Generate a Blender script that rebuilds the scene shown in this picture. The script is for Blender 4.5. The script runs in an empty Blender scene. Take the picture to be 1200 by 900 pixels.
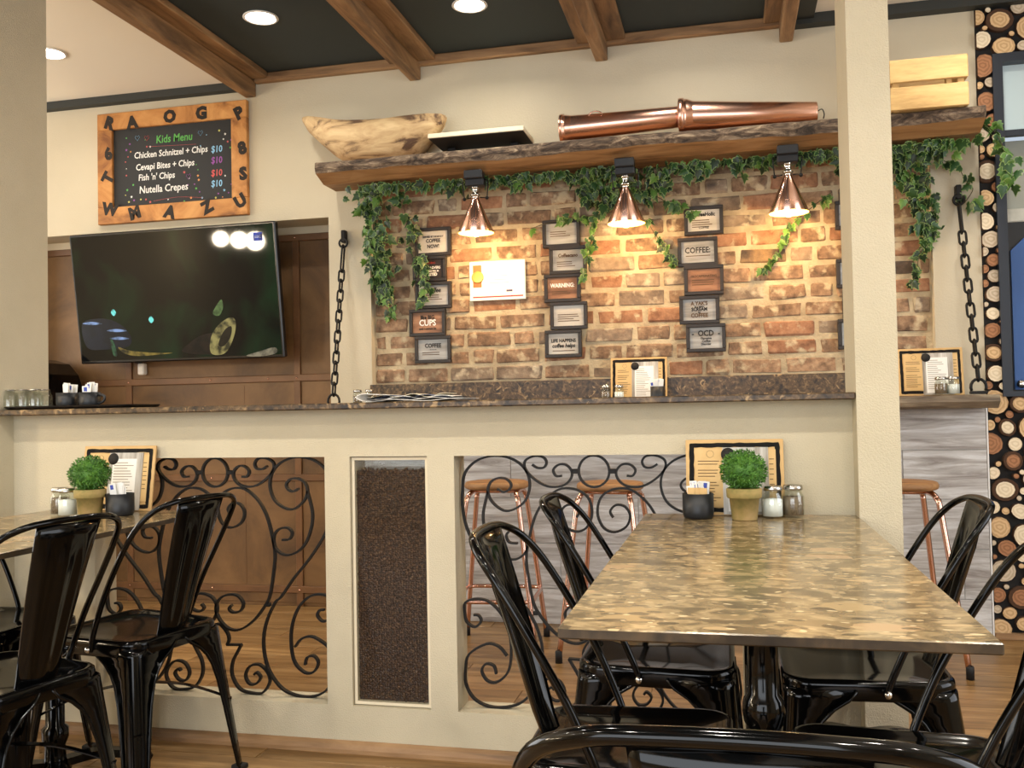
import bpy, math, random
from mathutils import Vector, Matrix
random.seed(7)
R = math.radians
SC = bpy.context.scene
COL = SC.collection

# ------------------------------------------------------------------ camera
FPX, CAMZ = 1088.35, 1.05
YAW, PITCH, ROLL = R(13.109), R(1.471), R(-1.1016)
_f = Vector((-math.sin(YAW)*math.cos(PITCH), math.cos(YAW)*math.cos(PITCH), math.sin(PITCH)))
_r = Vector((math.cos(YAW), math.sin(YAW), 0)); _u = _r.cross(_f)
CR = _r*math.cos(ROLL)+_u*math.sin(ROLL); CU = -_r*math.sin(ROLL)+_u*math.cos(ROLL); CF = _f
CLOC = Vector((0, 0, CAMZ))
cam = bpy.data.cameras.new('camera'); cam.sensor_width = 36; cam.lens = FPX/1200*36
cam.clip_start = .05
cam_ob = bpy.data.objects.new('camera', cam); COL.objects.link(cam_ob)
cam_ob.matrix_world = Matrix(((CR.x, CU.x, -CF.x, 0), (CR.y, CU.y, -CF.y, 0), (CR.z, CU.z, -CF.z, CAMZ), (0, 0, 0, 1)))
SC.camera = cam_ob

def ray(x, y): return CR*((x-600)/FPX) - CU*((y-450)/FPX) + CF
def onY(x, y, Y): d = ray(x, y); return CLOC+d*(Y/d.y)
def onZ(x, y, Z): d = ray(x, y); return CLOC+d*((Z-CAMZ)/d.z)

# ------------------------------------------------------------------ world, light, exposure
w = bpy.data.worlds.new('world'); SC.world = w; w.use_nodes = True
w.node_tree.nodes['Background'].inputs[0].default_value = (.75, .86, 1, 1)
w.node_tree.nodes['Background'].inputs[1].default_value = .9
SC.view_settings.view_transform = 'Standard'; SC.view_settings.look = 'None'
SC.view_settings.gamma = 1; SC.view_settings.use_curve_mapping = False
SC.view_settings.exposure = -.32
SC.cycles.use_denoising = True
SC.cycles.max_bounces = 8; SC.cycles.transparent_max_bounces = 12
SC.cycles.sample_clamp_indirect = 4

def area(name, loc, size, power, color, rot, sy=None, shape=None, spread=None):
    l = bpy.data.lights.new(name, 'AREA'); l.energy = power; l.color = color
    l.shape = shape or ('RECTANGLE' if sy else 'SQUARE'); l.size = size
    if sy: l.size_y = sy
    if spread: l.spread = spread
    o = bpy.data.objects.new(name, l); COL.objects.link(o); o.location = loc; o.rotation_euler = rot
    return o
# daylight entering through the shop-front windows behind and to the right of the camera
area('window_light_front', (-1.2, -3.1, 1.5), 5.0, 190, (.92, .96, 1), (R(90), 0, 0), 2.0)
area('window_light_side', (3.15, 1.6, 1.55), 2.6, 80, (.95, .97, 1), (R(90), 0, R(90)), 1.9)

area('ceiling_fill_left', (-6.12, 2.7, 1.62), 2.5, 110, (1, .97, .92), (R(90), 0, R(-90)), 1.8)  # added fill at the left wall, brightens the white ceiling on the left

# ------------------------------------------------------------------ mesh helpers
def catmull(p, n=6, closed=False):
    p = [Vector(q) for q in p]; out = []; N = len(p)
    for i in range(N if closed else N-1):
        if closed: a, b, c, d = p[i-1], p[i], p[(i+1) % N], p[(i+2) % N]
        else: a, b, c, d = p[max(i-1, 0)], p[i], p[i+1], p[min(i+2, N-1)]
        for k in range(n):
            t = k/n
            out.append(.5*((2*b)+(c-a)*t+(2*a-5*b+4*c-d)*t*t+(3*b-a-3*c+d)*t**3))
    if not closed: out.append(p[-1])
    return out

class MB:
    def __init__(s): s.v = []; s.f = []; s.m = []; s.s = []
    def face(s, idx, m=0, sm=False): s.f.append(tuple(idx)); s.m.append(m); s.s.append(sm)
    def box(s, x0, x1, y0, y1, z0, z1, m=0, b=0):
        if x0 > x1: x0, x1 = x1, x0
        if y0 > y1: y0, y1 = y1, y0
        if z0 > z1: z0, z1 = z1, z0
        o = len(s.v)
        if b <= 0:
            s.v += [(x, y, z) for z in (z0, z1) for y in (y0, y1) for x in (x0, x1)]
            for q in ((0, 2, 3, 1), (4, 5, 7, 6), (0, 1, 5, 4), (2, 6, 7, 3), (0, 4, 6, 2), (1, 3, 7, 5)): s.face([o+i for i in q], m)
            return s
        b = min(b, (x1-x0)*.49, (y1-y0)*.49, (z1-z0)*.49)
        ids = {}
        for ix in (0, 1):
            for iy in (0, 1):
                for iz in (0, 1):
                    X = (x0, x1)[ix]; Y = (y0, y1)[iy]; Z = (z0, z1)[iz]
                    bx = b*(1-2*ix); by = b*(1-2*iy); bz = b*(1-2*iz)
                    for ax, v in enumerate(((X, Y+by, Z+bz), (X+bx, Y, Z+bz), (X+bx, Y+by, Z))):
                        ids[ix, iy, iz, ax] = len(s.v); s.v.append(v)
        def q(lst, c):
            P = [Vector(s.v[i]) for i in lst]; n = (P[1]-P[0]).cross(P[2]-P[0])
            cc = sum(P, Vector())/len(P)-Vector(c)
            s.face(lst if n.dot(cc) > 0 else lst[::-1], m)
        c = ((x0+x1)/2, (y0+y1)/2, (z0+z1)/2)
        for i in (0, 1):
            q([ids[i, a, d, 0] for a, d in ((0, 0), (1, 0), (1, 1), (0, 1))], c)
            q([ids[a, i, d, 1] for a, d in ((0, 0), (1, 0), (1, 1), (0, 1))], c)
            q([ids[a, d, i, 2] for a, d in ((0, 0), (1, 0), (1, 1), (0, 1))], c)
        for i in (0, 1):
            for j in (0, 1):
                q([ids[0, i, j, 1], ids[1, i, j, 1], ids[1, i, j, 2], ids[0, i, j, 2]], c)
                q([ids[i, 0, j, 0], ids[i, 1, j, 0], ids[i, 1, j, 2], ids[i, 0, j, 2]], c)
                q([ids[i, j, 0, 0], ids[i, j, 1, 0], ids[i, j, 1, 1], ids[i, j, 0, 1]], c)
                for k in (0, 1): q([ids[i, j, k, 0], ids[i, j, k, 1], ids[i, j, k, 2]], c)
        return s
    def loft(s, loops, m=0, sm=True, caps=True, closed=False):
        o = len(s.v); n = len(loops[0])
        for L in loops: s.v += [tuple(p) for p in L]
        K = len(loops)
        for k in range(K if closed else K-1):
            a = o+k*n; b = o+((k+1) % K)*n
            for i in range(n):
                j = (i+1) % n; s.face((a+i, a+j, b+j, b+i), m, sm)
        if caps and not closed:
            s.face([o+i for i in range(n)][::-1], m); s.face([o+(K-1)*n+i for i in range(n)], m)
        return s
    def tube(s, pts, r, n=8, closed=False, m=0, sect=None, up=None):
        P = [Vector(p) for p in pts]; N = len(P); loops = []
        t0 = (P[1]-P[0]).normalized()
        nv = Vector(up) if up else (Vector((0, 0, 1)) if abs(t0.z) < .9 else Vector((1, 0, 0)))
        for i in range(N):
            if closed: t = (P[(i+1) % N]-P[i-1])
            else: t = P[min(i+1, N-1)]-P[max(i-1, 0)]
            if t.length < 1e-9: t = t0
            t.normalize()
            base = Vector(up) if up else nv
            nn = base-t*base.dot(t)
            if nn.length < 1e-5: nn = t.orthogonal()
            nn.normalize(); nv = nn; bb = t.cross(nn)
            rr = r[i] if isinstance(r, (list, tuple)) else r
            if sect: loops.append([P[i]+nn*a+bb*b for a, b in sect])
            else: loops.append([P[i]+(nn*math.cos(2*math.pi*k/n)+bb*math.sin(2*math.pi*k/n))*rr for k in range(n)])
        return s.loft(loops, m, sect is None, True, closed)
    def bar(s, pts, w, h, up, m=0, closed=False):
        a, b = w/2, h/2
        return s.tube(pts, 0, closed=closed, m=m, sect=[(-a, -b), (a, -b), (a, b), (-a, b)], up=up)
    def lathe(s, prof, n=24, c=(0, 0, 0), m=0, axis='z', sm=True, caps=True):
        loops = []
        for r, z in prof:
            L = []
            for k in range(n):
                a = 2*math.pi*k/n; x, y = r*math.cos(a), r*math.sin(a)
                if axis == 'z': q = (c[0]+x, c[1]+y, c[2]+z)
                elif axis == 'x': q = (c[0]+z, c[1]+x, c[2]+y)
                else: q = (c[0]+y, c[1]+z, c[2]+x)
                L.append(q)
            loops.append(L)
        return s.loft(loops, m, sm, caps)
    def prism(s, poly, a, b, m=0, plane='xz', sm=False):
        """polygon (counter-clockwise seen from the front) extruded from depth a to b"""
        if plane == 'xz': A = [(x, a, z) for x, z in poly]; B = [(x, b, z) for x, z in poly]
        elif plane == 'xy': A = [(x, y, a) for x, y in poly]; B = [(x, y, b) for x, y in poly]
        else: A = [(a, x, z) for x, z in poly]; B = [(b, x, z) for x, z in poly]
        return s.loft([A, B], m, sm)
    def ell(s, c, r, n=12, k=7, m=0):
        prof = [(max(1e-4, math.sin(math.pi*i/k)), -math.cos(math.pi*i/k)) for i in range(k+1)]
        o = len(s.v); s.lathe(prof, n, (0, 0, 0), m)
        s.v[o:] = [(c[0]+x*r[0], c[1]+y*r[1], c[2]+z*r[2]) for x, y, z in s.v[o:]]
        return s
    def mat(s, M, start=0): s.v[start:] = [tuple(M @ Vector(p)) for p in s.v[start:]]; return s
    def mesh(s, name, mats):
        me = bpy.data.meshes.new(name); me.from_pydata([tuple(p) for p in s.v], [], s.f)
        for x in (mats if isinstance(mats, (list, tuple)) else [mats]): me.materials.append(x)
        me.polygons.foreach_set('material_index', s.m); me.polygons.foreach_set('use_smooth', s.s); me.update()
        return me
    def build(s, name, mats, parent=None, loc=None, rot=None):
        return obj(name, s.mesh(name, mats), parent, loc, rot)

def obj(name, me, parent=None, loc=None, rot=None):
    o = bpy.data.objects.new(name, me); COL.objects.link(o)
    if parent: o.parent = parent
    if loc is not None: o.location = loc
    if rot is not None: o.rotation_euler = rot
    return o
def tag(o, label, cat, group=None):
    o['label'] = label; o['category'] = cat
    if group: o['group'] = group
    return o
def thing(name, label, cat, loc=(0, 0, 0), rz=0, group=None):
    return tag(obj(name, None, None, loc, (0, 0, rz)), label, cat, group)
def struct(o, label=None):
    o['kind'] = 'structure'
    if label: o['label'] = label
    return o
def copy_tree(o, parent=None):
    c = o.copy(); COL.objects.link(c); c.parent = parent
    for ch in list(o.children): copy_tree(ch, c)
    return c

# ------------------------------------------------------------------ materials
def new_mat(name):
    m = bpy.data.materials.new(name); m.use_nodes = True
    return m, m.node_tree, m.node_tree.nodes['Principled BSDF']
def lin(c):
    return tuple(((v/255)/12.92 if v/255 <= .04045 else ((v/255+.055)/1.055)**2.4) for v in c)+(1,)
def plain(name, rgb, rough=.5, metal=0, emit=0, spec=None, coat=0):
    m, t, b = new_mat(name); c = lin(rgb)
    b.inputs['Base Color'].default_value = c; b.inputs['Roughness'].default_value = rough; b.inputs['Metallic'].default_value = metal
    if emit: b.inputs['Emission Color'].default_value = c; b.inputs['Emission Strength'].default_value = emit
    if spec is not None: b.inputs['Specular IOR Level'].default_value = spec
    if coat: b.inputs['Coat Weight'].default_value = coat
    return m
def proc(name, cols, scale=(5, 5, 5), detail=6, rough=.5, metal=0, bump=0, bscale=None, rnd=.0, dist=0., kind='noise', pos=None, vary=0., spec=None, nrough=.6):
    """colour ramp driven by one stretched noise; each object shifts the pattern (rnd) and its brightness (vary)"""
    m, t, b = new_mat(name); N = t.nodes.new; L = t.links.new
    tc = N('ShaderNodeTexCoord'); mp = N('ShaderNodeMapping'); mp.inputs['Scale'].default_value = scale
    oi = N('ShaderNodeObjectInfo')
    if rnd:
        mu = N('ShaderNodeVectorMath'); mu.operation = 'SCALE'; cb = N('ShaderNodeCombineXYZ')
        for i in range(3): L(oi.outputs['Random'], cb.inputs[i])
        L(cb.outputs[0], mu.inputs[0]); mu.inputs['Scale'].default_value = rnd
        ad = N('ShaderNodeVectorMath'); L(tc.outputs['Object'], ad.inputs[0]); L(mu.outputs[0], ad.inputs[1]); L(ad.outputs[0], mp.inputs['Vector'])
    else: L(tc.outputs['Object'], mp.inputs['Vector'])
    if kind == 'noise':
        n = N('ShaderNodeTexNoise'); n.inputs['Scale'].default_value = 1; n.inputs['Detail'].default_value = detail
        n.inputs['Roughness'].default_value = nrough; n.inputs['Distortion'].default_value = dist
        L(mp.outputs[0], n.inputs['Vector']); out = n.outputs['Fac']
    elif kind == 'cells':
        n = N('ShaderNodeTexVoronoi'); n.inputs['Scale'].default_value = 1; L(mp.outputs[0], n.inputs['Vector'])
        sp = N('ShaderNodeSeparateColor'); L(n.outputs['Color'], sp.inputs[0]); out = sp.outputs[0]
    else:
        n = N('ShaderNodeTexWave'); n.inputs['Scale'].default_value = 1; n.inputs['Distortion'].default_value = dist; n.inputs['Detail'].default_value = detail
        L(mp.outputs[0], n.inputs['Vector']); out = n.outputs['Fac']
    cr = N('ShaderNodeValToRGB'); L(out, cr.inputs[0]); e = cr.color_ramp.elements
    K = len(cols); ps = pos or ([.3+.4*i/(K-1) for i in range(K)] if kind == 'noise' else [i/(K-1) for i in range(K)])
    e[0].position = ps[0]; e[0].color = lin(cols[0]); e[1].position = ps[-1]; e[1].color = lin(cols[-1])
    for i in range(1, K-1):
        q = e.new(ps[i]); q.color = lin(cols[i])
    col = cr.outputs[0]
    if vary:
        hs = N('ShaderNodeHueSaturation'); mr = N('ShaderNodeMapRange'); L(oi.outputs['Random'], mr.inputs[0])
        mr.inputs[3].default_value = 1-vary; mr.inputs[4].default_value = 1+vary
        L(mr.outputs[0], hs.inputs['Value']); L(col, hs.inputs['Color']); col = hs.outputs[0]
    L(col, b.inputs['Base Color']); b.inputs['Roughness'].default_value = rough; b.inputs['Metallic'].default_value = metal
    if spec is not None: b.inputs['Specular IOR Level'].default_value = spec
    if bump:
        src = out
        if bscale:
            n2 = N('ShaderNodeTexNoise'); n2.inputs['Scale'].default_value = bscale; n2.inputs['Detail'].default_value = 3
            L(tc.outputs['Object'], n2.inputs['Vector']); src = n2.outputs['Fac']
        bp = N('ShaderNodeBump'); bp.inputs['Strength'].default_value = bump; bp.inputs['Distance'].default_value = .01
        L(src, bp.inputs['Height']); L(bp.outputs[0], b.inputs['Normal'])
    return m
def mix_over(m, cols, scale, pos, kind='noise', detail=6, dist=0., edge=False, inv=False):
    """lay a second pattern over a proc material's colour (first colour = leave as is, mask by ramp)"""
    t = m.node_tree; N = t.nodes.new; L = t.links.new; b = t.nodes['Principled BSDF']
    src = b.inputs['Base Color'].links[0].from_socket
    vec = [n for n in t.nodes if n.type == 'MAPPING'][0].inputs['Vector'].links[0].from_socket
    mp = N('ShaderNodeMapping'); mp.inputs['Scale'].default_value = scale; L(vec, mp.inputs[0])
    if kind == 'noise':
        n = N('ShaderNodeTexNoise'); n.inputs['Scale'].default_value = 1; n.inputs['Detail'].default_value = detail; n.inputs['Distortion'].default_value = dist; out = n.outputs['Fac']
    else:
        n = N('ShaderNodeTexVoronoi'); n.inputs['Scale'].default_value = 1; n.feature = 'DISTANCE_TO_EDGE' if edge else 'F1'; out = n.outputs['Distance']
    L(mp.outputs[0], n.inputs['Vector'])
    cr = N('ShaderNodeValToRGB'); L(out, cr.inputs[0]); e = cr.color_ramp.elements
    e[0].position, e[1].position = pos; e[0].color = (1, 1, 1, 1) if inv else (0, 0, 0, 1); e[1].color = (0, 0, 0, 1) if inv else (1, 1, 1, 1)
    mx = N('ShaderNodeMix'); mx.data_type = 'RGBA'; L(cr.outputs[0], mx.inputs['Factor']); L(src, mx.inputs['A']); mx.inputs['B'].default_value = lin(cols)
    L(mx.outputs['Result'], b.inputs['Base Color'])
    return m
def glass(name, tint=(255, 255, 255), rough=0.0):
    m, t, b = new_mat(name); b.inputs['Base Color'].default_value = lin(tint); b.inputs['Roughness'].default_value = rough
    b.inputs['Transmission Weight'].default_value = 1; b.inputs['IOR'].default_value = 1.45
    return m
def pane(name, tint=(255, 255, 255), gloss=.12):
    m = bpy.data.materials.new(name); m.use_nodes = True; t = m.node_tree; t.nodes.clear(); N = t.nodes.new
    o = N('ShaderNodeOutputMaterial'); mx = N('ShaderNodeMixShader'); tr = N('ShaderNodeBsdfTransparent'); gl = N('ShaderNodeBsdfGlossy')
    tr.inputs[0].default_value = lin(tint); gl.inputs['Roughness'].default_value = .02; mx.inputs[0].default_value = gloss
    t.links.new(tr.outputs[0], mx.inputs[1]); t.links.new(gl.outputs[0], mx.inputs[2]); t.links.new(mx.outputs[0], o.inputs[0])
    return m

PLASTER = proc('plaster', [(194, 184, 158), (206, 196, 171)], (2, 2, 2), 4, .85, bump=.35, bscale=260, spec=.2)
PLASTER_BACK = proc('plaster_back', [(190, 180, 156), (200, 190, 167)], (1.5, 1.5, 1.5), 4, .85, bump=.12, bscale=120, spec=.2)
CEIL_W = plain('ceiling_white', (240, 234, 218), .9)
CEIL_D = plain('ceiling_dark', (44, 54, 56), .75)
TRIM_D = plain('dark_cornice', (40, 43, 40), .6)
BEAM = proc('beam_wood', [(80, 57, 36), (142, 108, 72), (174, 138, 98)], (3, 3, 3), 6, .6, pos=[.3, .52, .7], bump=.1, rnd=9, dist=.6)
BEAM.node_tree.nodes['Mapping'].inputs['Scale'].default_value = (16, 2.2, 16)
BEAM_X = proc('beam_wood_long', [(98, 72, 46), (146, 112, 76), (172, 136, 96)], (2.2, 16, 16), 6, .6, rnd=9, dist=.6)
FLOORW = proc('floor_wood', [(94, 68, 36), (140, 106, 64), (174, 140, 94)], (2.0, 26, 26), 6, .34, rnd=13, vary=.16, dist=.7, pos=[.28, .5, .72])
MORTAR = proc('mortar', [(156, 138, 110), (204, 188, 156)], (9, 9, 9), 6, .95, bump=.6, bscale=60)
BRICK = proc('brick', [(92, 74, 58), (138, 110, 86), (172, 142, 112)], (24, 24, 24), 6, .92, bump=.55, bscale=45, rnd=17, vary=.2)
mix_over(BRICK, (192, 174, 142), (17, 17, 17), (.54, .66), detail=9)
mix_over(BRICK, (70, 56, 48), (6, 6, 6), (.66, .8))
BRICK_RED = proc('brick_red', [(120, 84, 62), (154, 112, 84), (176, 134, 102)], (22, 22, 22), 6, .92, bump=.5, bscale=45, rnd=17, vary=.15)
mix_over(BRICK_RED, (190, 172, 140), (17, 17, 17), (.57, .68), detail=9)
BRICK_GREY = proc('brick_grey', [(92, 80, 70), (134, 116, 98), (160, 142, 120)], (14, 14, 14), 6, .92, bump=.5, bscale=45, rnd=17, vary=.15)
mix_over(BRICK_GREY, (190, 176, 150), (17, 17, 17), (.53, .66), detail=9)
BRICK_DARK = proc('brick_dark', [(56, 48, 42), (96, 80, 66), (150, 122, 88)], (12, 12, 12), 6, .92, bump=.5, bscale=45, rnd=17, vary=.15)
BROWN = proc('brown_patina', [(70, 48, 26), (104, 75, 42), (124, 92, 56)], (3, 3, 3), 6, .5, metal=.1, rnd=5, dist=.5)
BROWN_RAIL = proc('brown_rail', [(92, 62, 36), (118, 82, 50)], (6, 6, 6), 4, .45, metal=.1, rnd=5)
TILE = proc('timber_tile', [(124, 116, 112), (184, 182, 180), (220, 222, 224)], (2.6, 30, 30), 8, .32, rnd=11, vary=.12, dist=.8, nrough=.68, pos=[.3, .5, .66])
GROUT = plain('grout', (205, 202, 196), .8)
GRANITE = proc('emperador_granite', [(36, 26, 16), (86, 66, 42), (148, 122, 84)], (34, 34, 34), 8, .42, dist=1.2, pos=[.3, .52, .75])
mix_over(GRANITE, (30, 22, 14), (40, 40, 40), (.50, .68)); mix_over(GRANITE, (160, 132, 92), (24, 24, 24), (.60, .68), dist=1.5)
TABLE = proc('conglomerate', [(92, 78, 56), (136, 117, 85), (168, 147, 110)], (20, 27, 27), 8, .18, dist=.8, pos=[.36, .5, .62])
BARK = proc('bark_edge', [(40, 32, 25), (84, 68, 54), (124, 106, 86), (178, 158, 130)], (9, 24, 26), 8, .9, bump=.8, dist=1.4, pos=[.36, .48, .58, .68], nrough=.7)
SLABW = proc('slab_wood', [(104, 70, 38), (152, 112, 70), (176, 136, 92)], (2.4, 20, 20), 6, .6, dist=.8)
GREYSLAB = proc('grey_slab', [(66, 54, 44), (112, 98, 80), (156, 142, 118)], (4, 18, 24), 6, .7, dist=.9, bump=.3)
DRIFT = proc('driftwood', [(84, 60, 40), (176, 146, 104), (206, 180, 136)], (6, 18, 18), 7, .75, bump=.3, dist=.6, pos=[.34, .46, .68])
PINE = proc('pine_frame', [(116, 68, 24), (178, 120, 58), (206, 152, 86)], (5, 5, 5), 6, .55, rnd=7, dist=1.0, pos=[.3, .48, .7])
CRATE = proc('crate_pine', [(168, 132, 78), (202, 166, 106), (218, 186, 128)], (4, 22, 22), 5, .6, rnd=7)
COPPER = plain('copper', (222, 178, 158), .18, 1)
COPPER_B = proc('copper_brushed', [(210, 162, 140), (230, 184, 162)], (2, 60, 60), 3, .25, metal=1)
SILVER = plain('chrome', (215, 213, 208), .15, 1)
IRON = plain('black_iron', (17, 15, 13), .5, 0, spec=.3)
PAINT = plain('black_gloss', (5, 5, 5), .10, 0, spec=.26)
RUBBER = plain('rubber', (16, 16, 18), .6)
FRAMEB = plain('frame_black', (36, 30, 26), .5)
WHITE = plain('white_card', (240, 238, 232), .6)
CREAM = plain('cream', (226, 214, 186), .7)
KRAFT = proc('kraft_board', [(198, 160, 104), (214, 178, 122)], (8, 8, 8), 4, .75)
KRAFT2 = proc('kraft_card', [(206, 170, 112), (220, 186, 130)], (8, 8, 8), 4, .75)
INK = plain('ink', (30, 27, 24), .8)
INKB = plain('ink_brown', (84, 62, 40), .8)
GREYCARD = proc('weathered_print', [(120, 112, 102), (180, 174, 164), (214, 212, 206)], (40, 4, 4), 5, .7, rnd=6)
LEAF = plain('ivy_leaf', (38, 74, 32), .45); LEAF_L = plain('ivy_leaf_fresh', (82, 122, 50), .45); LEAF_E = plain('ivy_margin', (118, 146, 82), .5); STEM = plain('ivy_stem', (70, 62, 36), .7)
LEAF_D = plain('ivy_leaf_deep', (22, 46, 24), .45)
MOSS = proc('topiary_green', [(34, 72, 14), (62, 110, 28), (98, 146, 48)], (40, 40, 40), 3, .6)
TERRA = proc('mossy_terracotta', [(104, 104, 52), (150, 130, 76), (176, 146, 100)], (14, 14, 14), 6, .8)
BLACKM = plain('black_matt', (26, 28, 31), .45)
GLASSM = pane('jar_glass', (248, 250, 248), .07)
SALT = plain('salt', (244, 243, 240), .7); PEPPER = proc('pepper', [(84, 66, 50), (150, 128, 104)], (300, 300, 300), 2, .8)
TINLID = plain('tin_lid', (190, 188, 182), .25, 1)
BLUEINK = plain('blue_print', (60, 80, 170), .6)
BEAN = proc('coffee_bean', [(30, 18, 10), (70, 46, 28), (120, 88, 58)], (120, 120, 120), 3, .38)
LOG_MATS = []
for i, (c1, c2) in enumerate((((188, 152, 106), (214, 182, 138)), ((216, 198, 164), (234, 218, 190)), ((136, 92, 60), (168, 118, 80)), ((178, 160, 134), (204, 188, 164)))):
    m, t, b = new_mat('log_slice_%d' % i); N = t.nodes.new; L = t.links.new
    tc = N('ShaderNodeTexCoord'); le = N('ShaderNodeVectorMath'); le.operation = 'LENGTH'; L(tc.outputs['Object'], le.inputs[0])
    nz = N('ShaderNodeTexNoise'); nz.inputs['Scale'].default_value = 30; L(tc.outputs['Object'], nz.inputs['Vector'])
    ma = N('ShaderNodeMath'); ma.operation = 'MULTIPLY_ADD'; L(nz.outputs['Fac'], ma.inputs[0]); ma.inputs[1].default_value = .03; L(le.outputs['Value'], ma.inputs[2])
    si = N('ShaderNodeMath'); si.operation = 'MULTIPLY'; L(ma.outputs[0], si.inputs[0]); si.inputs[1].default_value = 420
    sn = N('ShaderNodeMath'); sn.operation = 'SINE'; L(si.outputs[0], sn.inputs[0])
    mr = N('ShaderNodeMapRange'); mr.inputs[1].default_value = -1; L(sn.outputs[0], mr.inputs[0])
    cr = N('ShaderNodeValToRGB'); L(mr.outputs[0], cr.inputs[0]); cr.color_ramp.elements[0].color = lin(c1); cr.color_ramp.elements[1].color = lin(c2)
    cr.color_ramp.elements[0].position = -.0; L(cr.outputs[0], b.inputs['Base Color']); b.inputs['Roughness'].default_value = .75
    LOG_MATS.append(m)
LOGBARK = plain('log_bark', (72, 48, 30), .9)
BULB = plain('bulb_glow', (255, 214, 150), .3, 0, emit=14)
DOWNL = plain('downlight_glow', (255, 246, 228), .3, 0, emit=25)

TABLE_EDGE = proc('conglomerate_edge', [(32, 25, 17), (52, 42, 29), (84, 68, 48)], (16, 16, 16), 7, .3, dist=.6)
# conglomerate stone: pebbles of three sizes over the ground colour
def pebbles():
    t = TABLE.node_tree; N = t.nodes.new; L = t.links.new; b = t.nodes['Principled BSDF']
    src = b.inputs['Base Color'].links[0].from_socket; tc = [n for n in t.nodes if n.type == 'TEX_COORD'][0]
    for sc, thr, cols in (((9, 17, 17), .38, [(94, 80, 58), (164, 140, 100), (176, 146, 108), (132, 112, 80)]), ((22, 42, 42), .36, [(92, 79, 58), (184, 158, 116), (74, 64, 48), (160, 138, 100)]), ((44, 80, 80), .26, [(212, 194, 154), (80, 70, 52), (186, 162, 122)])):
        nz = N('ShaderNodeTexNoise'); nz.inputs['Scale'].default_value = 9; L(tc.outputs['Object'], nz.inputs['Vector'])
        ad = N('ShaderNodeVectorMath'); ad.operation = 'MULTIPLY_ADD'; L(nz.outputs['Color'], ad.inputs[0]); ad.inputs[1].default_value = (.06, .06, .06); L(tc.outputs['Object'], ad.inputs[2])
        mp = N('ShaderNodeMapping'); mp.inputs['Scale'].default_value = sc; L(ad.outputs[0], mp.inputs[0])
        vo = N('ShaderNodeTexVoronoi'); vo.inputs['Scale'].default_value = 1; L(mp.outputs[0], vo.inputs['Vector'])
        sp = N('ShaderNodeSeparateColor'); L(vo.outputs['Color'], sp.inputs[0])
        cr = N('ShaderNodeValToRGB'); cr.color_ramp.interpolation = 'CONSTANT'; L(sp.outputs[0], cr.inputs[0])
        e = cr.color_ramp.elements; e[0].color = lin(cols[0]); e[0].position = 0; e[1].color = lin(cols[1]); e[1].position = 1/len(cols)
        for i in range(2, len(cols)): q = e.new(i/len(cols)); q.color = lin(cols[i])
        # only some cells hold a pebble, each with its own radius
        th = N('ShaderNodeMath'); th.operation = 'MULTIPLY'; L(sp.outputs[1], th.inputs[0]); th.inputs[1].default_value = thr*1.5
        le = N('ShaderNodeMath'); le.operation = 'SUBTRACT'; L(th.outputs[0], le.inputs[0]); L(vo.outputs['Distance'], le.inputs[1])
        mr = N('ShaderNodeMapRange'); L(le.outputs[0], mr.inputs[0]); mr.inputs[1].default_value = 0; mr.inputs[2].default_value = .07; mr.inputs[4].default_value = .92
        mx = N('ShaderNodeMix'); mx.data_type = 'RGBA'; L(mr.outputs[0], mx.inputs['Factor']); L(src, mx.inputs['A']); L(cr.outputs[0], mx.inputs['B']); src = mx.outputs['Result']
    L(src, b.inputs['Base Color'])
pebbles()

# ------------------------------------------------------------------ lettering
def text_mesh(txt, size, align='CENTER', bold=0.0, shear=0., sx=1.0):
    c = bpy.data.curves.new('lettering', 'FONT'); c.body = txt; c.size = size; c.align_x = align; c.align_y = 'CENTER'
    c.offset = bold; c.shear = shear; c.resolution_u = 2; c.extrude = .0004
    o = bpy.data.objects.new('tmp', c); me = bpy.data.meshes.new_from_object(o)
    bpy.data.objects.remove(o); bpy.data.curves.remove(c)
    # font plane XY -> wall plane XZ, front facing -Y
    me.transform(Matrix(((sx, 0, 0, 0), (0, 0, -1, 0), (0, 1, 0, 0), (0, 0, 0, 1))))
    return me
def text(name, txt, size, mat, parent, loc, rot=None, **k):
    me = text_mesh(txt, size, **k); me.materials.clear(); me.materials.append(mat)
    return obj(name, me, parent, loc, rot)
def text_lines(mb, x0, x1, zs, y, h=.0012, m=0, ragged=.35):
    for z in zs: mb.box(x0, x1-(x1-x0)*ragged*random.random(), y-.0004, y, z-h, z+h, m)
    return mb

# ================================================================== THE SETTING
YW, YWB, YB = 2.70, 2.81, 4.46            # partition front / back, plaster back wall
XL, XRP = -2.376, .33                     # inner faces of the two pillars
# floor of timber-look boards
fl = struct(MB().box(-6.2, 3.2, -3.2, 4.9, -.1, -.004).build('floor', FLOORW), 'timber board floor')
y = .55; row = 0
while y < 4.6:
    x = -3.9+(row*.47 % 1.22)-1.2
    while x < 2.4:
        x0, x1 = max(x, -3.9), min(x+1.217, 2.4)
        if x1-x0 > .05:
            mx, my = (x0+x1)/2, y+.0785
            MB().box(x0-mx, x1-mx, -.0782, .0782, -.004, 0, b=.0012).build('plank', FLOORW, fl, (mx, my, 0))
        x += 1.22
    y += .158; row += 1
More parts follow.
